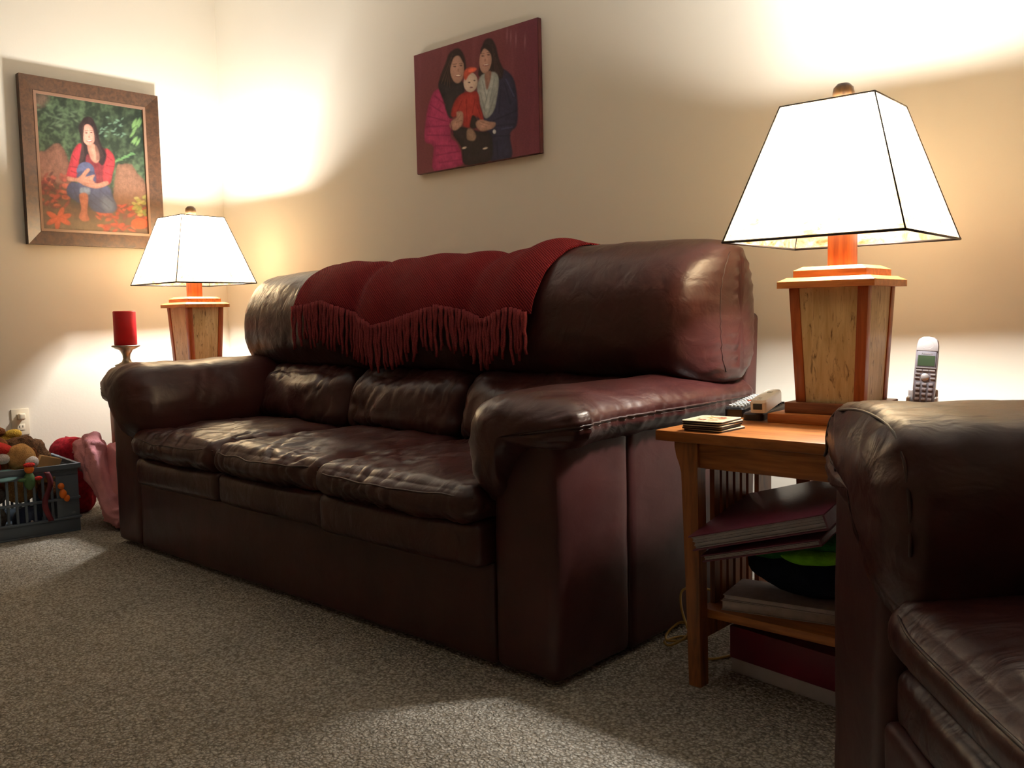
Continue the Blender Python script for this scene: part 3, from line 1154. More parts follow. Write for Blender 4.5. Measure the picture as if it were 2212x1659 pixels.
    for k in range(14):
        x = 655 + k * 3.5
        p.stroke((700 - k * 1.5, 590 + k * 4), (x, 930 - k * 5), 4, (30, 20, 24) if k % 2 else (84, 58, 56), .5)
        p.stroke((775 + k * 2, 620 + k * 8), (800 + k * 5, 900 - k * 3), 4, (30, 20, 24) if k % 2 else (78, 54, 54), .5)
    for a_, b_ in (((600, 860), (630, 900)), ((575, 950), (640, 960)), ((585, 990), (640, 1010)), ((890, 870), (930, 900)), ((880, 940), (940, 950)), ((870, 1000), (920, 1020)), ((790, 930), (850, 960))):
        p.stroke(a_, b_, 7, (112, 18, 32), .6)
    for a_, b_ in (((760, 1180), (900, 1290)), ((740, 1230), (860, 1320)), ((600, 1130), (640, 1230)), ((820, 1140), (930, 1240))):
        p.stroke(a_, b_, 8, (44, 46, 72), .5)
    for a_, b_ in (((715, 975), (690, 1030)), ((775, 1025), (720, 1045)), ((700, 1060), (780, 1075)), ((690, 1085), (770, 1100))):
        p.stroke(a_, b_, 4, (160, 92, 70), .6)
    p.stroke((705, 655), (728, 652), 4, (70, 44, 42), .7)
    p.stroke((747, 650), (770, 652), 4, (70, 44, 42), .7)
    p.noise_tint(9, .25, 7)
    p.noise_tint(30, .25, 9)
    p.build('photo_print', M['print'], t, (.0135, a0 + l + oy, c1 - l + oz), (0, (a1 - a0 - 2 * l), 0), (0, 0, -(c1 - c0 - 2 * l)))


portrait()


def canvas():
    Yf = 2.578
    s = Yf / 2.6
    xa, xb, za, zb = -2.8855 * s, -2.206 * s, .85 + .5905 * s, .85 + 1.0795 * s
    t = thing('canvas_print', 'canvas photograph of two women holding a baby against maroon hung above the sofa', 'picture', ((xa + xb) / 2, YB, za))
    ox, oz = -t.location.x, -t.location.z
    edge = plain('canvas_edge', srgb(70, 24, 28), 0.8, 20, .3, 300, .3)
    MB().box(xa + ox, xb + ox, Yf - YB + .0006, -.001, za + oz, zb + oz).build('stretched_canvas', edge, t, bevel=.003)
    p = Paint([(133, 440), (1290, 75), (1345, 1350), (193, 1560)], 240, 180, 1.6)
    p.fill((92, 44, 50))
    g = p.n(60, 1, .08) + .5 * p.n(25, 2, .06)
    p.mixin(np.clip(g, 0, 1) * .5, (118, 60, 68))
    p.mixin(np.clip((p.x - 950) / 300, 0, 1) * .5, (78, 30, 50))
    for k, xx in enumerate((1010, 1045, 1095, 1180)):
        p.ell(xx, 240 + 20 * k, 8, 70, (124, 78, 86), 8, 0, .6)
    # right-hand woman, navy coat and long dark hair
    p.poly([(930, 560), (1060, 620), (1110, 760), (1130, 960), (1120, 1100), (1060, 1180), (1080, 1400), (880, 1430), (860, 1180), (760, 1100), (760, 760)], (40, 38, 58), 8)
    p.poly([(800, 290), (860, 275), (905, 340), (940, 470), (985, 580), (960, 660), (900, 640), (800, 640), (745, 620), (760, 500), (770, 380)], (46, 34, 34), 8)
    p.poly([(780, 620), (900, 590), (940, 660), (930, 820), (900, 960), (830, 1030), (790, 960), (750, 820), (740, 720)], (148, 152, 148), 6)
    p.poly([(810, 600), (870, 590), (850, 720), (830, 760), (815, 700)], (142, 100, 86), 6)
    p.ell(880, 850, 14, 120, (122, 126, 124), 12, .15, .7)
    p.ell(812, 478, 58, 125, (164, 122, 106), 6, .06)
    p.poly([(770, 360), (830, 330), (880, 400), (900, 560), (880, 560), (862, 430), (800, 370), (765, 420)], (46, 34, 34), 6)
    p.ell(785, 440, 14, 6, (76, 52, 48), 4)
    p.ell(838, 428, 14, 6, (76, 52, 48), 4)
    p.ell(808, 480, 8, 14, (148, 104, 90), 6)
    p.ell(818, 525, 30, 11, (130, 70, 70), 5, -.1)
    p.ell(818, 522, 24, 5, (214, 196, 184), 3, -.1)
    # left-hand woman, magenta top and dark scarf
    p.poly([(340, 770), (420, 760), (470, 880), (510, 1010), (500, 1200), (560, 1260), (620, 1400), (610, 1470), (350, 1530), (340, 1300), (255, 1240), (265, 1020), (290, 880)], (150, 38, 84), 7)
    p.poly([(500, 385), (560, 370), (610, 440), (630, 560), (590, 640), (600, 740), (500, 780), (380, 760), (385, 640), (430, 520), (460, 430)], (48, 36, 34), 8)
    p.poly([(380, 680), (480, 690), (600, 690), (620, 780), (560, 880), (520, 1020), (470, 1010), (420, 860), (385, 770)], (42, 36, 38), 8)
    p.ell(545, 560, 66, 138, (160, 120, 104), 6, -.06)
    p.poly([(470, 450), (540, 400), (610, 470), (600, 500), (560, 440), (510, 460), (480, 560), (465, 640), (440, 600)], (48, 36, 34), 6)
    p.ell(522, 540, 14, 6, (76, 52, 48), 4)
    p.ell(580, 530, 12, 6, (76, 52, 48), 4)
    p.ell(556, 575, 8, 14, (144, 102, 88), 6)
    p.ell(558, 628, 30, 10, (128, 70, 68), 5, -.1)
    p.ell(558, 625, 24, 5, (206, 188, 176), 3, -.1)
    # trousers in the gap
    p.poly([(500, 1150), (600, 1110), (760, 1150), (880, 1180), (880, 1430), (640, 1470), (600, 1300)], (40, 32, 32), 8)
    # child
    p.poly([(610, 790), (740, 780), (770, 900), (800, 1000), (800, 1060), (730, 1010), (690, 1110), (620, 1100), (590, 1010), (500, 1010), (530, 870)], (150, 40, 34), 7)
    p.poly([(700, 1000), (745, 1040), (740, 1120), (680, 1110)], (44, 34, 32), 6)
    p.ell(676, 690, 66, 92, (188, 164, 146), 6, .05)
    p.poly([(610, 640), (620, 575), (680, 545), (720, 575), (660, 620), (630, 670)], (196, 74, 44), 6)
    p.ell(690, 572, 42, 22, (206, 84, 54), 6, -.3)
    p.ell(662, 690, 12, 6, (80, 60, 58), 4)
    p.ell(712, 672, 10, 6, (80, 60, 58), 4)
    p.ell(684, 738, 15, 8, (120, 70, 66), 4)
    # hands
    p.poly([(550, 970), (600, 965), (615, 1010), (605, 1090), (540, 1145), (490, 1110), (500, 1060), (550, 1020)], (168, 126, 108), 6)
    p.poly([(735, 1070), (780, 1040), (860, 1060), (920, 1070), (900, 1120), (800, 1150), (750, 1120)], (168, 126, 108), 6)
    p.poly([(660, 1130), (700, 1130), (740, 1190), (720, 1240), (660, 1230), (650, 1180)], (138, 110, 92), 6)
    p.ell(912, 1155, 16, 20, (170, 170, 172), 5)
    p.ell(632, 1308, 22, 10, (180, 164, 150), 5, -.3)
    p.ell(830, 1312, 24, 9, (180, 164, 150), 5, -.3)
    for k in range(12):
        p.stroke((500 - k * 3, 420 + k * 12), (400 + k * 9, 700 + k * 4), 5, (84, 62, 54) if k % 3 == 0 else (28, 20, 20), .45)
        p.stroke((870 + k * 4, 330 + k * 14), (910 + k * 6, 600 + k * 4), 5, (80, 58, 52) if k % 3 == 0 else (28, 20, 20), .45)
    for a_, b_ in (((300, 900), (420, 980)), ((280, 1010), (470, 1060)), ((270, 1110), (480, 1100)), ((280, 1190), (490, 1190)), ((360, 1290), (560, 1290)), ((370, 1380), (590, 1340)), ((400, 1450), (600, 1420)), ((340, 820), (440, 900))):
        p.stroke(a_, b_, 9, (98, 18, 54), .55)
    p.stroke((490, 1050), (520, 1180), 8, (92, 16, 50), .7)
    for a_, b_ in (((900, 1050), (1110, 960)), ((930, 1100), (1100, 1080)), ((1000, 700), (1060, 900)), ((960, 760), (950, 980)), ((900, 1200), (1060, 1190)), ((940, 1250), (950, 1400))):
        p.stroke(a_, b_, 10, (24, 22, 38), .6)
    for a_, b_ in (((1010, 660), (1090, 820)), ((980, 1130), (1080, 1110))):
        p.stroke(a_, b_, 8, (66, 66, 96), .5)
    for a_, b_ in (((790, 680), (830, 850)), ((900, 660), (860, 880)), ((850, 760), (810, 930)), ((920, 780), (850, 990)), ((770, 790), (820, 960))):
        p.stroke(a_, b_, 8, (104, 110, 108), .6)
    for a_, b_ in (((600, 860), (560, 960)), ((640, 850), (650, 1060)), ((720, 850), (700, 980)), ((740, 900), (780, 1010))):
        p.stroke(a_, b_, 7, (96, 18, 18), .55)
    for a_, b_ in (((560, 1040), (590, 1000)), ((550, 1070), (600, 1050)), ((770, 1080), (840, 1110)), ((780, 1060), (860, 1085))):
        p.stroke(a_, b_, 5, (116, 78, 66), .6)
    for a_, b_ in (((505, 520), (538, 515)), ((566, 512), (592, 512)), ((770, 420), (798, 416)), ((824, 408), (852, 408))):
        p.stroke(a_, b_, 5, (58, 40, 38), .7)
    p.noise_tint(8, .22, 7)
    p.build('photo_print', M['print_canvas'], t, (xa + ox + .002, Yf - YB - .0006, zb + oz - .002), (xb - xa - .004, 0, 0), (0, 0, -(zb - za - .004)))


canvas()


# ------------------------------------------------------------------ candle on its holder
M['pewter'] = plain('pewter', srgb(170, 160, 146), 0.38, 20, .2, metal=0.9)
M['wax'] = plain('red_wax', srgb(196, 14, 26), 0.45, 12, .15)
M['wax'].node_tree.nodes['Principled BSDF'].inputs['Subsurface Weight'].default_value = 0.25
M['wax'].node_tree.nodes['Principled BSDF'].inputs['Subsurface Radius'].default_value = (0.02, 0.004, 0.003)
M['wick'] = plain('wick', srgb(30, 24, 20), 0.9)
CX, CY = -3.97, 1.822
hold = MB().lathe([(.046, 0), (.047, .006), (.040, .012), (.022, .018), (.016, .030), (.020, .040), (.036, .048), (.048, .060), (.050, .066), (.034, .072), (.020, .080), (.015, .094), (.017, .112), (.028, .132), (.047, .140), (.050, .143), (.058, .146), (.060, .150), (.057, .153), (.0, .153)], 32).build('candle_holder', M['pewter'])
hold.location = (CX, CY, .596)
tag(hold, 'turned pewter candle holder standing on the corner end table', 'candle holder')
cd = thing('candle', 'red pillar candle standing on the pewter holder beside the corner lamp', 'candle', (CX, CY, .749))
mbv = MB().lathe([(.0, 0), (.046, 0), (.0475, .004), (.0475, .146), (.045, .151), (.040, .150), (.034, .140), (.020, .135), (.0, .134)], 32)
mbv.build('wax', M['wax'], cd)
MB().tube([(0, 0, .132), (.001, 0, .142), (.004, .001, .149)], .0012, 6).build('wick', M['wick'], cd)

# ------------------------------------------------------------------ things on the right end table
TZ = .58
M['black'] = plain('black_plastic', srgb(24, 24, 26), 0.35)
M['black2'] = plain('dark_grey_plastic', srgb(40, 40, 42), 0.45)
M['rubber'] = plain('grey_rubber_button', srgb(206, 204, 196), 0.45)
M['redbtn'] = plain('orange_red_button', srgb(206, 80, 50), 0.45)
M['white'] = plain('white_plastic', srgb(232, 228, 218), 0.25)
M['cork'] = plain('coaster_side', srgb(30, 20, 14), 0.6)
M['cream'] = plain('coaster_cream', srgb(226, 206, 168), 0.5)


def rrect(w, d, r, n=5):
    P = []
    for cx, cy, a0 in ((w / 2 - r, d / 2 - r, 0), (-w / 2 + r, d / 2 - r, 90), (-w / 2 + r, -d / 2 + r, 180), (w / 2 - r, -d / 2 + r, 270)):
        for k in range(n + 1):
            a = math.radians(a0 + 90 * k / n)
            P.append((cx + r * math.cos(a), cy + r * math.sin(a)))
    return P


CW, CD = .096, .112
rr_ = random.Random(2)
ZK = TZ
words = ['lowest coaster in the stack at the front corner of the end table', 'second coaster from the bottom of the stack on the end table',
         'middle coaster of the stack on the oak end table', 'coaster directly under the floral one on top of the stack',
         'cream coaster with red and orange floral print on top of the stack']
for k in range(5):
    t = thing('coaster', words[k], 'coaster', (-1.042 + rr_.uniform(-.004, .004), 1.812 + rr_.uniform(-.004, .004), ZK), math.radians(2 + rr_.uniform(-4, 4)), 'coasters stacked on the end table')
    MB().prism(rrect(CW, CD, .008), 0, .0035).build('cork_back', M['cork'], t, smooth=False)
    MB().prism(rrect(CW, CD, .008), .0035, .0048).build('board', M['cream'], t, smooth=False)
    if k == 4:
        p = Paint([(0, 0), (100, 0), (100, 100), (0, 100)], 64, 64, 0.55)
        p.fill((242, 226, 176))
        r = random.Random(8)
        for q in range(14):
            x, y = r.uniform(15, 85), r.uniform(15, 85)
            p.ell(x, y, 10, 3, (124, 132, 70), 2, r.uniform(0, 3), .8)
        for q in range(9):
            x, y = r.uniform(18, 82), r.uniform(18, 82)
            c = r.choice([(206, 70, 44), (226, 120, 60), (190, 46, 40), (240, 190, 90)])
            for a in range(5):
                p.ell(x + 5 * math.cos(a * 1.26), y + 5 * math.sin(a * 1.26), 5, 4, c, 2, a * 1.26, .9)
            p.ell(x, y, 2.5, 2.5, (240, 210, 110), 1.5)
        p.build('floral_print', M['print_gloss'], t, (-CW / 2 + .004, CD / 2 - .004, .0051), (CW - .008, 0, 0), (0, -(CD - .008), 0))
    ZK += .0049


def remote(name, label, loc, rz, w, L, h, mat, rows, cols, bm, group=None, tilt=0.0, bw=.009, bl=.007, y0=.02, y1=.75, red=None):
    t = thing(name, label, 'remote', loc, rz, group)
    t.rotation_euler = (tilt, 0, rz)
    prof = rrect(w, L, .010, 4)
    mb = MB().prism(prof, 0, h * .8)
    n = len(prof)
    inner = [(x * .9, y * .975) for x, y in prof]
    V = [(x, y, h * .8) for x, y in prof] + [(x, y, h) for x, y in inner]
    F = [(i, (i + 1) % n, n + (i + 1) % n, n + i) for i in range(n)] + [tuple(range(n, 2 * n))]
    mb.add(V, F)
    mb.build('remote_body', mat, t, smooth=False)
    proto = None
    for i in range(rows):
        for j in range(cols):
            y = -L / 2 + L * (y0 + (y1 - y0) * i / max(1, rows - 1)) + .008
            x = (j - (cols - 1) / 2) * (w * .78 / cols)
            m_ = M['redbtn'] if red == (i, j) else bm
            if proto is None or red == (i, j):
                o = MB().prism(rrect(bw, bl, .003, 2), 0, .0042).build('button', m_, t, smooth=False)
                if red != (i, j):
                    proto = o
            else:
                o = proto.copy()
                COL.objects.link(o)
                o.parent = t
            o.location = (x, y, h - .0003)
    return t


remote('remote_control', 'black remote control with many pale buttons nearest the sofa arm', (-1.128, 2.145, TZ + .0075), math.radians(8), .052, .205, .024, M['black'], 10, 4, M['rubber'], 'remotes on the end table', red=(4, 2), y0=.06, y1=.90, tilt=math.radians(4))
remote('remote_control', 'flat black remote lying between the button remote and the white controller', (-1.058, 2.108, TZ + .004), math.radians(8), .050, .21, .018, M['black2'], 9, 3, M['black'], 'remotes on the end table', y0=.15, y1=.88, tilt=math.radians(2))
wc = remote('game_controller', 'white handheld game controller resting across the flat black remote', (-1.032, 2.055, TZ + .030), math.radians(12), .038, .16, .030, M['white'], 0, 0, M['white'], None, bw=.008, tilt=math.radians(5))
wc['category'] = 'controller'
MB().prism(rrect(.022, .004, .002, 2), 0, .014).build('sensor_window', M['black'], wc, smooth=False).location = (0, -.0795, .008)
MB().lathe([(.0, 0), (.0045, 0), (.0045, .0015), (.0, .002)], 12).build('power_button', M['rubber'], wc).location = (-.002, -.045, .030)
MB().box(-.005, .005, -.0012, .0012, 0, .0006).build('logo_mark', M['rubber'], wc, smooth=False).location = (0, -.064, .030)
MB().prism(rrect(.014, .014, .004, 2), 0, .0016).build('direction_pad', M['rubber'], wc, smooth=False).location = (0, .035, .030)

# cordless phone in its cradle
M['silver'] = plain('silver_plastic', srgb(190, 184, 184), 0.3, metal=0.35)
M['greyph'] = plain('grey_plastic', srgb(132, 126, 134), 0.35, metal=0.2)
M['key'] = plain('grey_keypad', srgb(158, 152, 158), 0.4)
M['keyd'] = plain('keypad_gap', srgb(104, 100, 108), 0.5)
M['lcd'] = plain('dim_lcd_screen', srgb(58, 72, 52), 0.15)
ph = thing('cordless_phone', 'silver and grey cordless phone standing upright beside the lamp', 'phone', (-.752, 2.318, .586), math.radians(14))
ph.rotation_euler = (math.radians(-9), math.radians(3.5), math.radians(14))
PW, PHT = .050, .188
prof = [(-PW / 2 * .9, 0), (PW / 2 * .9, 0), (PW / 2, .06), (PW / 2 * 1.0, .14), (PW / 2 * .98, .165), (PW / 2 * .86, .18), (PW * .25, .1865), (0, .188), (-PW * .25, .1865), (-PW / 2 * .86, .18), (-PW / 2 * .98, .165), (-PW / 2, .14), (-PW / 2, .06)]
V = [(x, -.012, z) for x, z in prof] + [(x * 1.04, .0, z) for x, z in prof] + [(x * .92, .014, z) for x, z in prof]
n = len(prof)
F = [tuple(range(n)), tuple(range(3 * n - 1, 2 * n - 1, -1))] + [(a * n + i, a * n + (i + 1) % n, (a + 1) * n + (i + 1) % n, (a + 1) * n + i) for a in (0, 1) for i in range(n)]
mk('handset', V, F, M['greyph'], ph, bevel=.003)
top = [(x * .96, z) for x, z in [(-PW / 2, .152), (PW / 2, .152), (PW / 2 * .98, .168), (PW / 2 * .84, .180), (PW * .22, .1855), (-PW * .22, .1855), (-PW / 2 * .84, .180), (-PW / 2 * .98, .168)]]
V = [(x, -.0140, z) for x, z in top] + [(x, -.010, z) for x, z in top]
n = len(top)
mk('silver_cap', V, [tuple(range(n)), tuple(range(2 * n - 1, n - 1, -1))] + [(i, (i + 1) % n, n + (i + 1) % n, n + i) for i in range(n)], M['silver'], ph, bevel=.0012)
ear = MB()
ear.add([(.0135 * math.cos(a) * s_, -.0142 + d_, .1675 + .0105 * math.sin(a) * s_) for s_, d_ in ((1, 0), (.75, .0022), (.0, .003)) for a in [2 * math.pi * k / 20 for k in range(20)]],
        [(i * 20 + k, i * 20 + (k + 1) % 20, (i + 1) * 20 + (k + 1) % 20, (i + 1) * 20 + k) for i in range(2) for k in range(20)])
ear.build('earpiece', M['silver'], ph)
MB().box(-.0215, .0215, -.0136, -.010, .112, .151).build('screen_bezel', M['keyd'], ph, bevel=.001)
MB().box(-.019, .019, -.0142, -.012, .115, .1405).build('screen', M['lcd'], ph, smooth=False)
MB().box(-.0225, .0225, -.0146, -.012, .1095, .1115).build('silver_line', M['silver'], ph, smooth=False)
for j in range(3):
    MB().box(-.0065, .0065, -.0142, -.011, 0, .0032).build('soft_key', M['silver'], ph, smooth=False).location = ((j - 1) * .0145, 0, .1025)
kk = MB().add([(.0095 * math.cos(a) * s_, -.0136 - d_, .0875 + .0095 * math.sin(a) * s_) for s_, d_ in ((1, 0), (.85, .0018), (0, .0022)) for a in [2 * math.pi * k / 20 for k in range(20)]],
              [(i * 20 + k, i * 20 + (k + 1) % 20, (i + 1) * 20 + (k + 1) % 20, (i + 1) * 20 + k) for i in range(2) for k in range(20)])
kk.build('navigation_ring', M['silver'], ph)
for sx in (-1, 1):
    for zz in (.093, .0835):
        MB().box(-.0052, .0052, -.0142, -.011, 0, .003).build('side_key', M['silver'], ph, smooth=False).location = (sx * .0172, 0, zz)
keyp = None
gap = None
for i in range(5):
    for j in range(3):
        if keyp is None:
            keyp = MB().box(-.0048, .0048, -.0150, -.011, 0, .0062).build('key', M['key'], ph, bevel=.001)
            o = keyp
        else:
            o = keyp.copy()
            COL.objects.link(o)
            o.parent = ph
        o.location = ((j - 1) * .0142, 0, .0665 - i * .0122)
MB().box(-.021, .021, -.0128, -.011, .014, .0755).build('keypad_plate', M['keyd'], ph, bevel=.001)
tc = bpy.data.curves.new('brand_lettering', 'FONT')
tc.body = 'Panasonic'
tc.size = .0062
tc.align_x = 'CENTER'
tc.extrude = .0002
tc.materials.append(M['silver'])
_tmp = bpy.data.objects.new('brand_lettering_curve', tc)
COL.objects.link(_tmp)
_dg = bpy.context.evaluated_depsgraph_get()
_tm = bpy.data.meshes.new_from_object(_tmp.evaluated_get(_dg))
bpy.data.objects.remove(_tmp, do_unlink=True)
to = bpy.data.objects.new('brand_lettering', _tm)
link(to, ph)
to.location = (0, -.0139, .1435)
to.rotation_euler = (math.pi / 2, 0, 0)
cr = thing('phone_cradle', 'small grey charging cradle under the cordless phone', 'cradle', (-.752, 2.318, TZ), math.radians(14))
V, F = softbox(-.042, .042, -.036, .044, 0, .024, .010, (10, 10, 6))
mk('cradle_base', V, F, M['silver'], cr)
for s_ in (-1, 1):
    V, F = softbox(s_ * .031 - .0045, s_ * .031 + .0045, -.016, .024, .018, .046, .004, (4, 6, 6))
    mk('cradle_cheek', V, F, M['silver'], cr)
V, F = softbox(-.034, .034, .023, .032, .018, .062, .004, (8, 4, 6))
mk('cradle_back', V, F, M['silver'], cr)

# ------------------------------------------------------------------ things under the right end table
M['album'] = plain('maroon_album_cover', srgb(96, 40, 58), 0.35, 8, .12, 120, .2)
M['pages'] = plain('album_pages', srgb(168, 164, 168), 0.8, 40, .1)
M['paper'] = plain('magazine_pages', srgb(178, 168, 168), 0.8, 60, .1)
M['maroon_box'] = plain('maroon_box_lid', srgb(104, 20, 46), 0.45, 10, .12)
M['box_white'] = plain('pale_box_base', srgb(176, 170, 176), 0.6, 20, .08)
M['green'] = plain('green_plush', srgb(44, 110, 50), 0.95, 40, .25, 160, .8, .004, .1)
M['lime'] = plain('lime_plush', srgb(112, 190, 40), 0.9, 40, .2, 160, .6, .004, .1)
M['navy'] = plain('dark_navy_plush', srgb(22, 28, 38), 0.95, 40, .2, 160, .6, .004, .1)


def album(name, label, A, u, v, lu, lv, th, npage, cover=True):
    A, u, v = np.array(A), np.array(u, float), np.array(v, float)
    u /= np.linalg.norm(u)
    v = v - u * (u @ v)
    v /= np.linalg.norm(v)
    w = np.cross(u, v)
    t = thing(name, label, 'album')
    t.matrix_world = Matrix([[*row, a] for row, a in zip(np.stack([u, v, w], 1), A)] + [[0, 0, 0, 1]])
    c = .003
    MB().box(0, lu, 0, lv, th - c, th).build('cover', M['album'], t, bevel=.001)
    MB().box(0, lu, 0, lv, 0, c).build('cover', M['album'], t, bevel=.001)
    MB().box(lu - .004, lu, 0, lv, c, th - c).build('spine', M['album'], t, smooth=False)
    r = random.Random(npage)
    z = c
    dz = (th - 2 * c) / npage
    for k in range(npage):
        a, b_ = r.uniform(.004, .009), r.uniform(.004, .010)
        MB().box(a, lu - .005, b_, lv - .006, z + dz * .06, z + dz * .9).build('page', M['pages'], t, smooth=False)
        z += dz
    return t


album('photo_album', 'thick maroon photo album lying tilted on top of the pile inside the end table', (-1.030, 1.705, .323), (1, .0, .30), (.10, 1, .20), .32, .30, .034, 9)
album('photo_album', 'thin dark album wedged under the thick maroon one', (-1.010, 1.712, .300), (1, .0, .29), (.10, 1, .20), .28, .27, .016, 4)

fg = thing('plush_toy', 'dark plush toy with green spotted head and lime muzzle squeezed under the albums', 'plush toy', (-.84, 1.90, .228))


def blob(name, c, r, mat, parent, amp=.004, sc=14, seed=1, n=28, m=18, f=None):
    b = MB().ell((0, 0, 0), r, n, m)
    V = np.array(b.V)
    N = V / (np.array(r) ** 2)
    N /= np.maximum(np.linalg.norm(N, axis=1), 1e-9)[:, None]
    V = V + N * (pn((V + np.array(c)) * sc, seed) * amp * 2)[:, None]
    if f:
        V = f(V)
    return mk(name, V + np.array(c), b.F, mat, parent)


blob('body', (0, .03, .045), (.165, .115, .062), M['navy'], fg, .010, 12, 3)
blob('head', (.03, -.045, .115), (.165, .060, .030), M['green'], fg, .006, 18, 4, f=lambda V: V + np.stack([0 * V[:, 0], 0 * V[:, 0], V[:, 0] * .22], 1))
blob('muzzle', (.035, -.085, .098), (.072, .040, .019), M['lime'], fg, .003, 18, 5, f=lambda V: V + np.stack([0 * V[:, 0], 0 * V[:, 0], V[:, 0] * .10], 1))
for x, z in ((-.105, .086), (-.03, .112), (.055, .128), (.14, .148)):
    blob('spot', (x, -.094 + abs(x - .03) * .16, z), (.014, .006, .009), M['navy'], fg, .001, 30, 6, 12, 8)


def flat_book(name, label, loc, rz, w, d, h, cov, pages):
    t = thing(name, label, 'magazine', loc, rz, 'magazines on the end table shelf')
    MB().box(0, w, 0, d, 0, .0015).build('cover', cov, t, smooth=False)
    MB().box(0, w, 0, d, h - .0015, h).build('cover', cov, t, smooth=False)
    MB().box(.002, w - .003, .002, d - .003, .0017, h - .0017).build('page_block', pages, t, bevel=.002)
    return t


flat_book('magazine', 'thick pale magazine lying on the shelf of the end table', (-1.012, 1.795, .1725), math.radians(13), .27, .14, .022, M['paper'], M['paper'])
flat_book('magazine', 'thin pale magazine on top of the thick one on the end table shelf', (-1.010, 1.800, .1955), math.radians(10), .26, .14, .012, M['paper'], M['paper'])

bx = thing('storage_box', 'flat maroon lidded box with pale base on the carpet under the end table', 'box', (-1.034, 1.873, 0), math.radians(-8.0))
MB().box(.003, .377, .003, .277, 0, .05).build('box_base', M['box_white'], bx, bevel=.002)
MB().box(0, .38, 0, .28, .034, .112).build('box_lid', M['maroon_box'], bx, bevel=.003)

# lamp cord bundled on the carpet behind the front table leg
M['cord'] = plain('gold_lamp_cord', srgb(176, 142, 70), 0.4)
pts = [(-1.13, 1.99, .50), (-1.155, 2.02, .30), (-1.17, 2.01, .16)]
pts = [(-1.17, 2.03, .13), (-1.21, 2.01, .135), (-1.235, 1.99, .125), (-1.225, 1.97, .09), (-1.20, 1.955, .05), (-1.185, 1.95, .03), (-1.205, 1.93, .018), (-1.24, 1.925, .012), (-1.255, 1.95, .02), (-1.235, 1.975, .045), (-1.20, 1.965, .05), (-1.19, 1.935, .03), (-1.22, 1.91, .008), (-1.25, 1.93, .006), (-1.235, 1.985, .006), (-1.19, 1.99, .01), (-1.17, 1.95, .02), (-1.165, 1.92, .008), (-1.15, 1.905, .005), (-1.13, 1.90, .004), (-1.09, 1.915, .004), (-1.05, 2.05, .004), (-1.0, 2.35, .004)]
cp = catmull(np.array(pts), 180, closed=False)
co_ = MB().tube([tuple(p) for p in cp], .0032, 7).build('lamp_cord', M['cord'])
tag(co_, 'tangled gold lamp cord on the carpet beside the end table leg', 'cord')

# ------------------------------------------------------------------ wall outlet
M['outlet'] = plain('ivory_outlet', srgb(226, 214, 190), 0.4)
M['slot'] = plain('outlet_slot', srgb(50, 40, 32), 0.7)
ol = thing('wall_outlet', 'ivory wall outlet with a plug in it above the toy crate', 'outlet', (XL, 1.527, .408))
MB().box(.0, .006, -.038, .038, -.060, .060).build('cover_plate', M['outlet'], ol, bevel=.002)
for z in (-.024, .024):
    MB().box(.005, .0085, -.017, .017, z - .014, z + .014).build('receptacle', M['outlet'], ol, bevel=.003)
    for y in (-.007, .007):
        MB().box(.008, .0092, y - .0013, y + .0013, z - .002, z + .008).build('slot', M['slot'], ol, smooth=False)
V, F = softbox(.008, .036, -.014, .014, .012, .040, .006, (6, 6, 6))
mk('plug', V, F, M['outlet'], ol)

# ------------------------------------------------------------------ toy crate and toys
M['crate'] = plain('slate_blue_plastic', srgb(92, 104, 116), 0.45, 10, .08)
ct = thing('toy_crate', 'slate blue plastic crate full of toys beside the left wall', 'crate', (-4.02, 1.31, 0), math.radians(-6))
cw, cdp, chh = .19, .23, .28   # half sizes in x, y and the height


def wallbox(nm, x0, x1, y0, y1, z0, z1, bev=.002):
    return MB().box(x0, x1, y0, y1, z0, z1).build(nm, M['crate'], ct, bevel=bev)


wallbox('crate_floor', -cw, cw, -cdp, cdp, 0, .008)
for s_ in (-1, 1):
    xo = s_ * cw
    a, b_ = sorted((xo, xo - s_ * .008))
    wallbox('lower_panel', a, b_, -cdp, cdp, .008, .060)
    wallbox('upper_panel', a, b_, -cdp, cdp, .235, .262)
    wallbox('corner_panel', a, b_, cdp - .085, cdp, .060, .235)
    wallbox('corner_panel', a, b_, -cdp, -cdp + .085, .060, .235)
    for z in (.058, .138, .258):
        wallbox('rail', min(a, a + s_ * .006), max(b_, b_ + s_ * .006), -cdp, cdp, z - .004, z + .006)
    for k in range(9):
        y = -cdp + .085 + (2 * cdp - .17) * (k + .5) / 9
        wallbox('rib', a, b_, y - .005, y + .005, .060, .235, .001)
for s_ in (-1, 1):
    yo = s_ * cdp
    a, b_ = sorted((yo, yo - s_ * .008))
    wallbox('end_panel', -cw + .009, cw - .009, a, b_, .008, .262)
    for z in (.058, .138):
        wallbox('rail', -cw, cw, min(a, a + s_ * .006), max(b_, b_ + s_ * .006), z - .004, z + .006)
rim = MB()
rim.box(-cw - .010, -cw + .004, -cdp - .010, cdp + .010, .262, .280)
rim.box(cw - .004, cw + .010, -cdp - .010, cdp + .010, .262, .280)
rim.box(-cw + .004, cw - .004, -cdp - .010, -cdp + .004, .262, .280)
rim.box(-cw + .004, cw - .004, cdp - .004, cdp + .010, .262, .280)
rim.build('rim', M['crate'], ct, smooth=False)

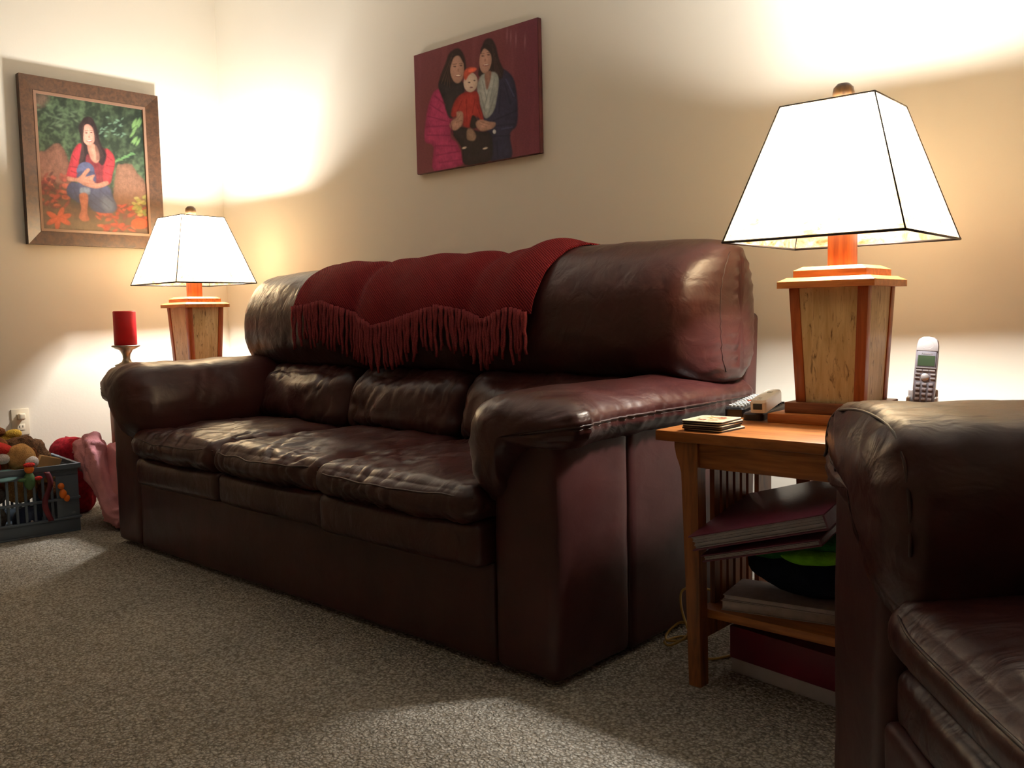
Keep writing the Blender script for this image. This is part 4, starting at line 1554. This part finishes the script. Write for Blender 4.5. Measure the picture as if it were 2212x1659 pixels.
FUR = dict(bscale=220, bstr=1.0, bdist=.006, spec=.1)
M['fur_dark'] = plain('dark_brown_fur', srgb(88, 62, 42), 1.0, 60, .5, **FUR)
M['fur_tan'] = plain('tan_fur', srgb(190, 146, 92), 1.0, 50, .25, **FUR)
M['fur_brown'] = plain('brown_fur', srgb(120, 74, 44), 1.0, 50, .25, **FUR)
M['fur_red'] = plain('red_plush', srgb(206, 60, 56), 0.95, 40, .15, **FUR)
M['toy_yellow'] = plain('yellow_plush', srgb(206, 168, 70), 0.9, 30, .15, **FUR)
M['toy_orange'] = plain('orange_plastic', srgb(236, 120, 30), 0.4)
M['toy_white'] = plain('white_plush', srgb(226, 214, 206), 0.9, 30, .1, **FUR)
M['toy_cyan'] = plain('pale_cyan_card', srgb(150, 206, 214), 0.5)
M['card'] = plain('tan_card', srgb(206, 170, 120), 0.7, 30, .1)
M['toy_green'] = plain('toy_green', srgb(70, 110, 64), 0.6)

# big shaggy dark brown plush: curved back and head
t = thing('plush_toy', 'shaggy dark brown plush animal at the back of the toy crate', 'plush toy', (-4.085, 1.40, .17))
blob('body', (0, 0, .10), (.085, .120, .115), M['fur_dark'], t, .012, 26, 8, 36, 24)
blob('head', (.01, -.11, .165), (.060, .060, .062), M['fur_brown'], t, .008, 26, 9)
blob('ear', (.02, -.125, .225), (.014, .022, .022), M['fur_dark'], t, .003, 26, 10, 14, 10)
blob('paw', (.075, .07, .06), (.035, .032, .05), M['fur_dark'], t, .006, 26, 10, 18, 12)

t = thing('plush_toy', 'tan plush dog slumped over the front of the toy crate', 'plush toy', (-3.925, 1.335, .155))
blob('body', (0, 0, .06), (.060, .075, .085), M['fur_tan'], t, .006, 24, 12)
blob('head', (.015, .005, .165), (.055, .058, .052), M['fur_tan'], t, .006, 24, 13)
blob('muzzle', (.060, .030, .145), (.030, .028, .026), M['toy_white'], t, .003, 24, 14, 16, 10)
blob('ear', (.005, -.055, .150), (.022, .016, .042), M['fur_brown'], t, .003, 24, 15, 14, 10)
blob('ear', (.000, .060, .150), (.022, .016, .042), M['fur_brown'], t, .003, 24, 16, 14, 10)

t = thing('plush_toy', 'bright red plush with white trim leaning at the left end of the toy crate', 'plush toy', (-3.95, 1.215, .20))
blob('body', (0, 0, .07), (.065, .070, .10), M['fur_red'], t, .008, 18, 17)
blob('cap', (.01, .03, .165), (.060, .085, .030), M['fur_red'], t, .006, 18, 18, f=lambda V: V + np.stack([0 * V[:, 0], 0 * V[:, 0], -V[:, 1] * .30], 1))
blob('trim', (.05, .055, .120), (.026, .030, .022), M['toy_white'], t, .003, 24, 19, 16, 10)

t = thing('plush_toy', 'mustard yellow plush poking up at the back of the toy crate', 'plush toy', (-4.178, 1.385, .24))
blob('body', (0, 0, .06), (.020, .050, .10), M['toy_yellow'], t, .004, 20, 21)
blob('ear', (.01, .020, .145), (.016, .036, .020), M['toy_yellow'], t, .003, 20, 22, 16, 10)
blob('ear', (.01, -.05, .160), (.018, .040, .022), M['fur_brown'], t, .003, 20, 23, 16, 10)

t = thing('picture_book', 'tan cardboard picture book sticking out of the toy crate', 'book', (-3.90, 1.405, .20))
t.rotation_euler = (math.radians(-18), math.radians(14), math.radians(10))
MB().box(-.006, .006, -.045, .045, 0, .115).build('page_block', M['card'], t, bevel=.001)
MB().box(.006, .0078, -.047, .047, -.001, .117).build('cover', M['card'], t, smooth=False)
MB().box(-.0078, -.006, -.047, .047, -.001, .117).build('cover', M['card'], t, smooth=False)

t = thing('plastic_disc', 'pale cyan plastic disc lying on the toys in the crate', 'toy', (-3.87, 1.265, .262))
t.rotation_euler = (math.radians(6), math.radians(14), 0)
MB().lathe([(.0, .006), (.030, .006), (.042, .004), (.052, .0), (.056, -.006), (.054, -.008), (.049, -.004), (.040, .001), (.0, .002)], 28).build('disc', M['toy_cyan'], t)

t = thing('toy_figure', 'small green and red toy figure hooked over the crate rim', 'toy', (-3.798, 1.330, .19))
blob('body', (0, 0, .045), (.018, .022, .036), M['toy_green'], t, .002, 40, 31, 16, 12)
blob('head', (.002, 0, .092), (.016, .018, .018), M['toy_orange'], t, .001, 40, 32, 16, 12)
blob('hat', (.002, 0, .108), (.018, .022, .010), M['fur_red'], t, .001, 40, 33, 16, 10)
blob('arm', (.006, -.028, .052), (.008, .018, .008), M['toy_green'], t, .001, 40, 34, 12, 8)
blob('arm', (.006, .028, .052), (.008, .018, .008), M['fur_red'], t, .001, 40, 35, 12, 8)

t = thing('plush_toy', 'small brown and cream plush seen through the slots of the crate', 'plush toy', (-3.875, 1.425, .12))
blob('body', (0, 0, .05), (.035, .040, .045), M['fur_brown'], t, .004, 24, 36, 18, 12)
blob('head', (.012, -.01, .115), (.034, .038, .026), M['fur_tan'], t, .003, 24, 37, 18, 12)

t = thing('toy_figure', 'bright orange toy figure hanging on the front of the crate', 'toy', (-3.806, 1.456, .132))
blob('body', (0, 0, .030), (.010, .014, .020), M['toy_orange'], t, .003, 40, 41, 16, 12)
blob('head', (.0, -.006, .062), (.010, .013, .013), M['toy_orange'], t, .001, 40, 42, 14, 10)
blob('leg', (.0, .014, .010), (.009, .012, .014), M['toy_orange'], t, .001, 40, 43, 14, 10)

# pink blanket heap with a dark red cushion behind it
M['pink'] = plain('pink_fleece', srgb(206, 142, 148), 1.0, 14, .12, 200, .5, .003, .1)
M['redcush'] = plain('dark_red_cushion', srgb(138, 24, 36), 0.9, 60, .35, 120, .4, .003, .1)
pk = thing('pink_blanket', 'crumpled pale pink blanket heaped between the toy crate and the sofa', 'blanket', (-3.80, 1.708, 0))


def heap(V):
    V = V.copy()
    V[:, 2] = np.maximum(V[:, 2], -.148)
    f = np.sin(V[:, 1] * 46 + V[:, 2] * 26 + V[:, 0] * 12 + 3 * pn(V * 6, 3)) * .022
    V[:, 0] += f
    V[:, 2] += f * .6 + pn(V * 9, 5) * .02
    V[:, 2] = np.maximum(V[:, 2], -.148)
    return V


blob('fold', (.0, -.01, .15), (.19, .070, .20), M['pink'], pk, .02, 7, 51, 64, 44, heap)


def sleeve():
    path = catmull(np.array([(-.20, -.06, .325), (-.14, -.085, .345), (-.06, -.10, .30), (.01, -.105, .21), (.06, -.10, .11), (.10, -.085, .05), (.15, -.06, .03)]), 60, closed=False)
    rings = []
    for i, p in enumerate(path):
        t_ = i / 59
        w = .030 + .035 * math.sin(math.pi * min(1, t_ * .9 + .1)) + .01 * math.sin(9 * t_)
        R_ = []
        for k in range(40):
            a = 2 * math.pi * k / 40
            rr = w * (1 + .16 * math.sin(3 * a + 6 * t_) + .07 * math.sin(7 * a - 5 * t_))
            R_.append((p[0] + .45 * rr * math.cos(a), p[1] + rr * math.sin(a) * .8, max(.002, p[2] + .55 * rr * math.cos(a))))
        rings.append(np.array(R_))
    V, F = rings_mesh(rings)
    N = vnorm(V, F)
    V = V + N * wrinkle((26, 26, 9), .016, 77)(V, N)[:, None]
    V[:, 2] = np.maximum(V[:, 2], .002)
    mk('fold', V, F, M['pink'], pk)


sleeve()
rc = thing('small_cushion', 'small dark red cushion tucked behind the toy crate', 'cushion', (-4.22, 1.66, 0))
V, F = softbox(-.10, .10, -.07, .07, 0, .33, .05, (16, 10, 16), (.01, .02, .01), wrinkle((8, 8, 8), .004, 3))
mk('cushion_body', V, F, M['redcush'], rc)
MB().tube([(-.09, 0, .05), (-.095, 0, .2), (-.09, 0, .3), (-.05, 0, .335), (.05, 0, .335), (.09, 0, .3), (.095, 0, .2), (.09, 0, .05)], .004, 6).build('piping', M['redcush'], rc)

M['fur_grey'] = plain('grey_plush', srgb(112, 104, 100), 1.0, 40, .3, **FUR)
t = thing('plush_toy', 'small grey plush pressed low against the crate slots', 'plush toy', (-3.912, 1.215, .01))
blob('body', (0, 0, .07), (.042, .060, .065), M['fur_grey'], t, .006, 24, 61, 20, 14)
blob('head', (.012, .02, .165), (.034, .040, .034), M['fur_grey'], t, .004, 24, 62, 18, 12)
t = thing('toy_ball', 'dark blue ball lying low inside the toy crate', 'ball', (-3.895, 1.345, .008))
blob('ball_body', (0, 0, .055), (.054, .054, .054), plain('dark_blue_rubber', srgb(44, 54, 84), 0.5, 10, .1), t, .0, 24, 63, 28, 20)
blob('valve', (.0535, 0, .055), (.003, .006, .006), M['toy_white'], t, .0, 24, 64, 10, 8)
rb = []
for i in range(24):
    f_ = i / 23
    rb.append((f_, .012 * math.sin(f_ * 7)))
V, F = [], []
for f_, w_ in rb:
    z = .262 - .20 * f_
    V += [(-3.794 + .004 * math.sin(f_ * 9), 1.392 + w_ - .011, z), (-3.794 + .004 * math.sin(f_ * 9 + .4), 1.392 + w_ + .011, z)]
for i in range(23):
    F.append((2 * i, 2 * i + 1, 2 * i + 3, 2 * i + 2))
M['ribbon'] = plain('maroon_ribbon', srgb(104, 34, 44), 0.7, 40, .2)
rbo = mk('ribbon', V, F, M['ribbon'])
md = rbo.modifiers.new('thick', 'SOLIDIFY')
md.thickness = .0015
tag(rbo, 'maroon ribbon dangling down the outside of the toy crate', 'ribbon')
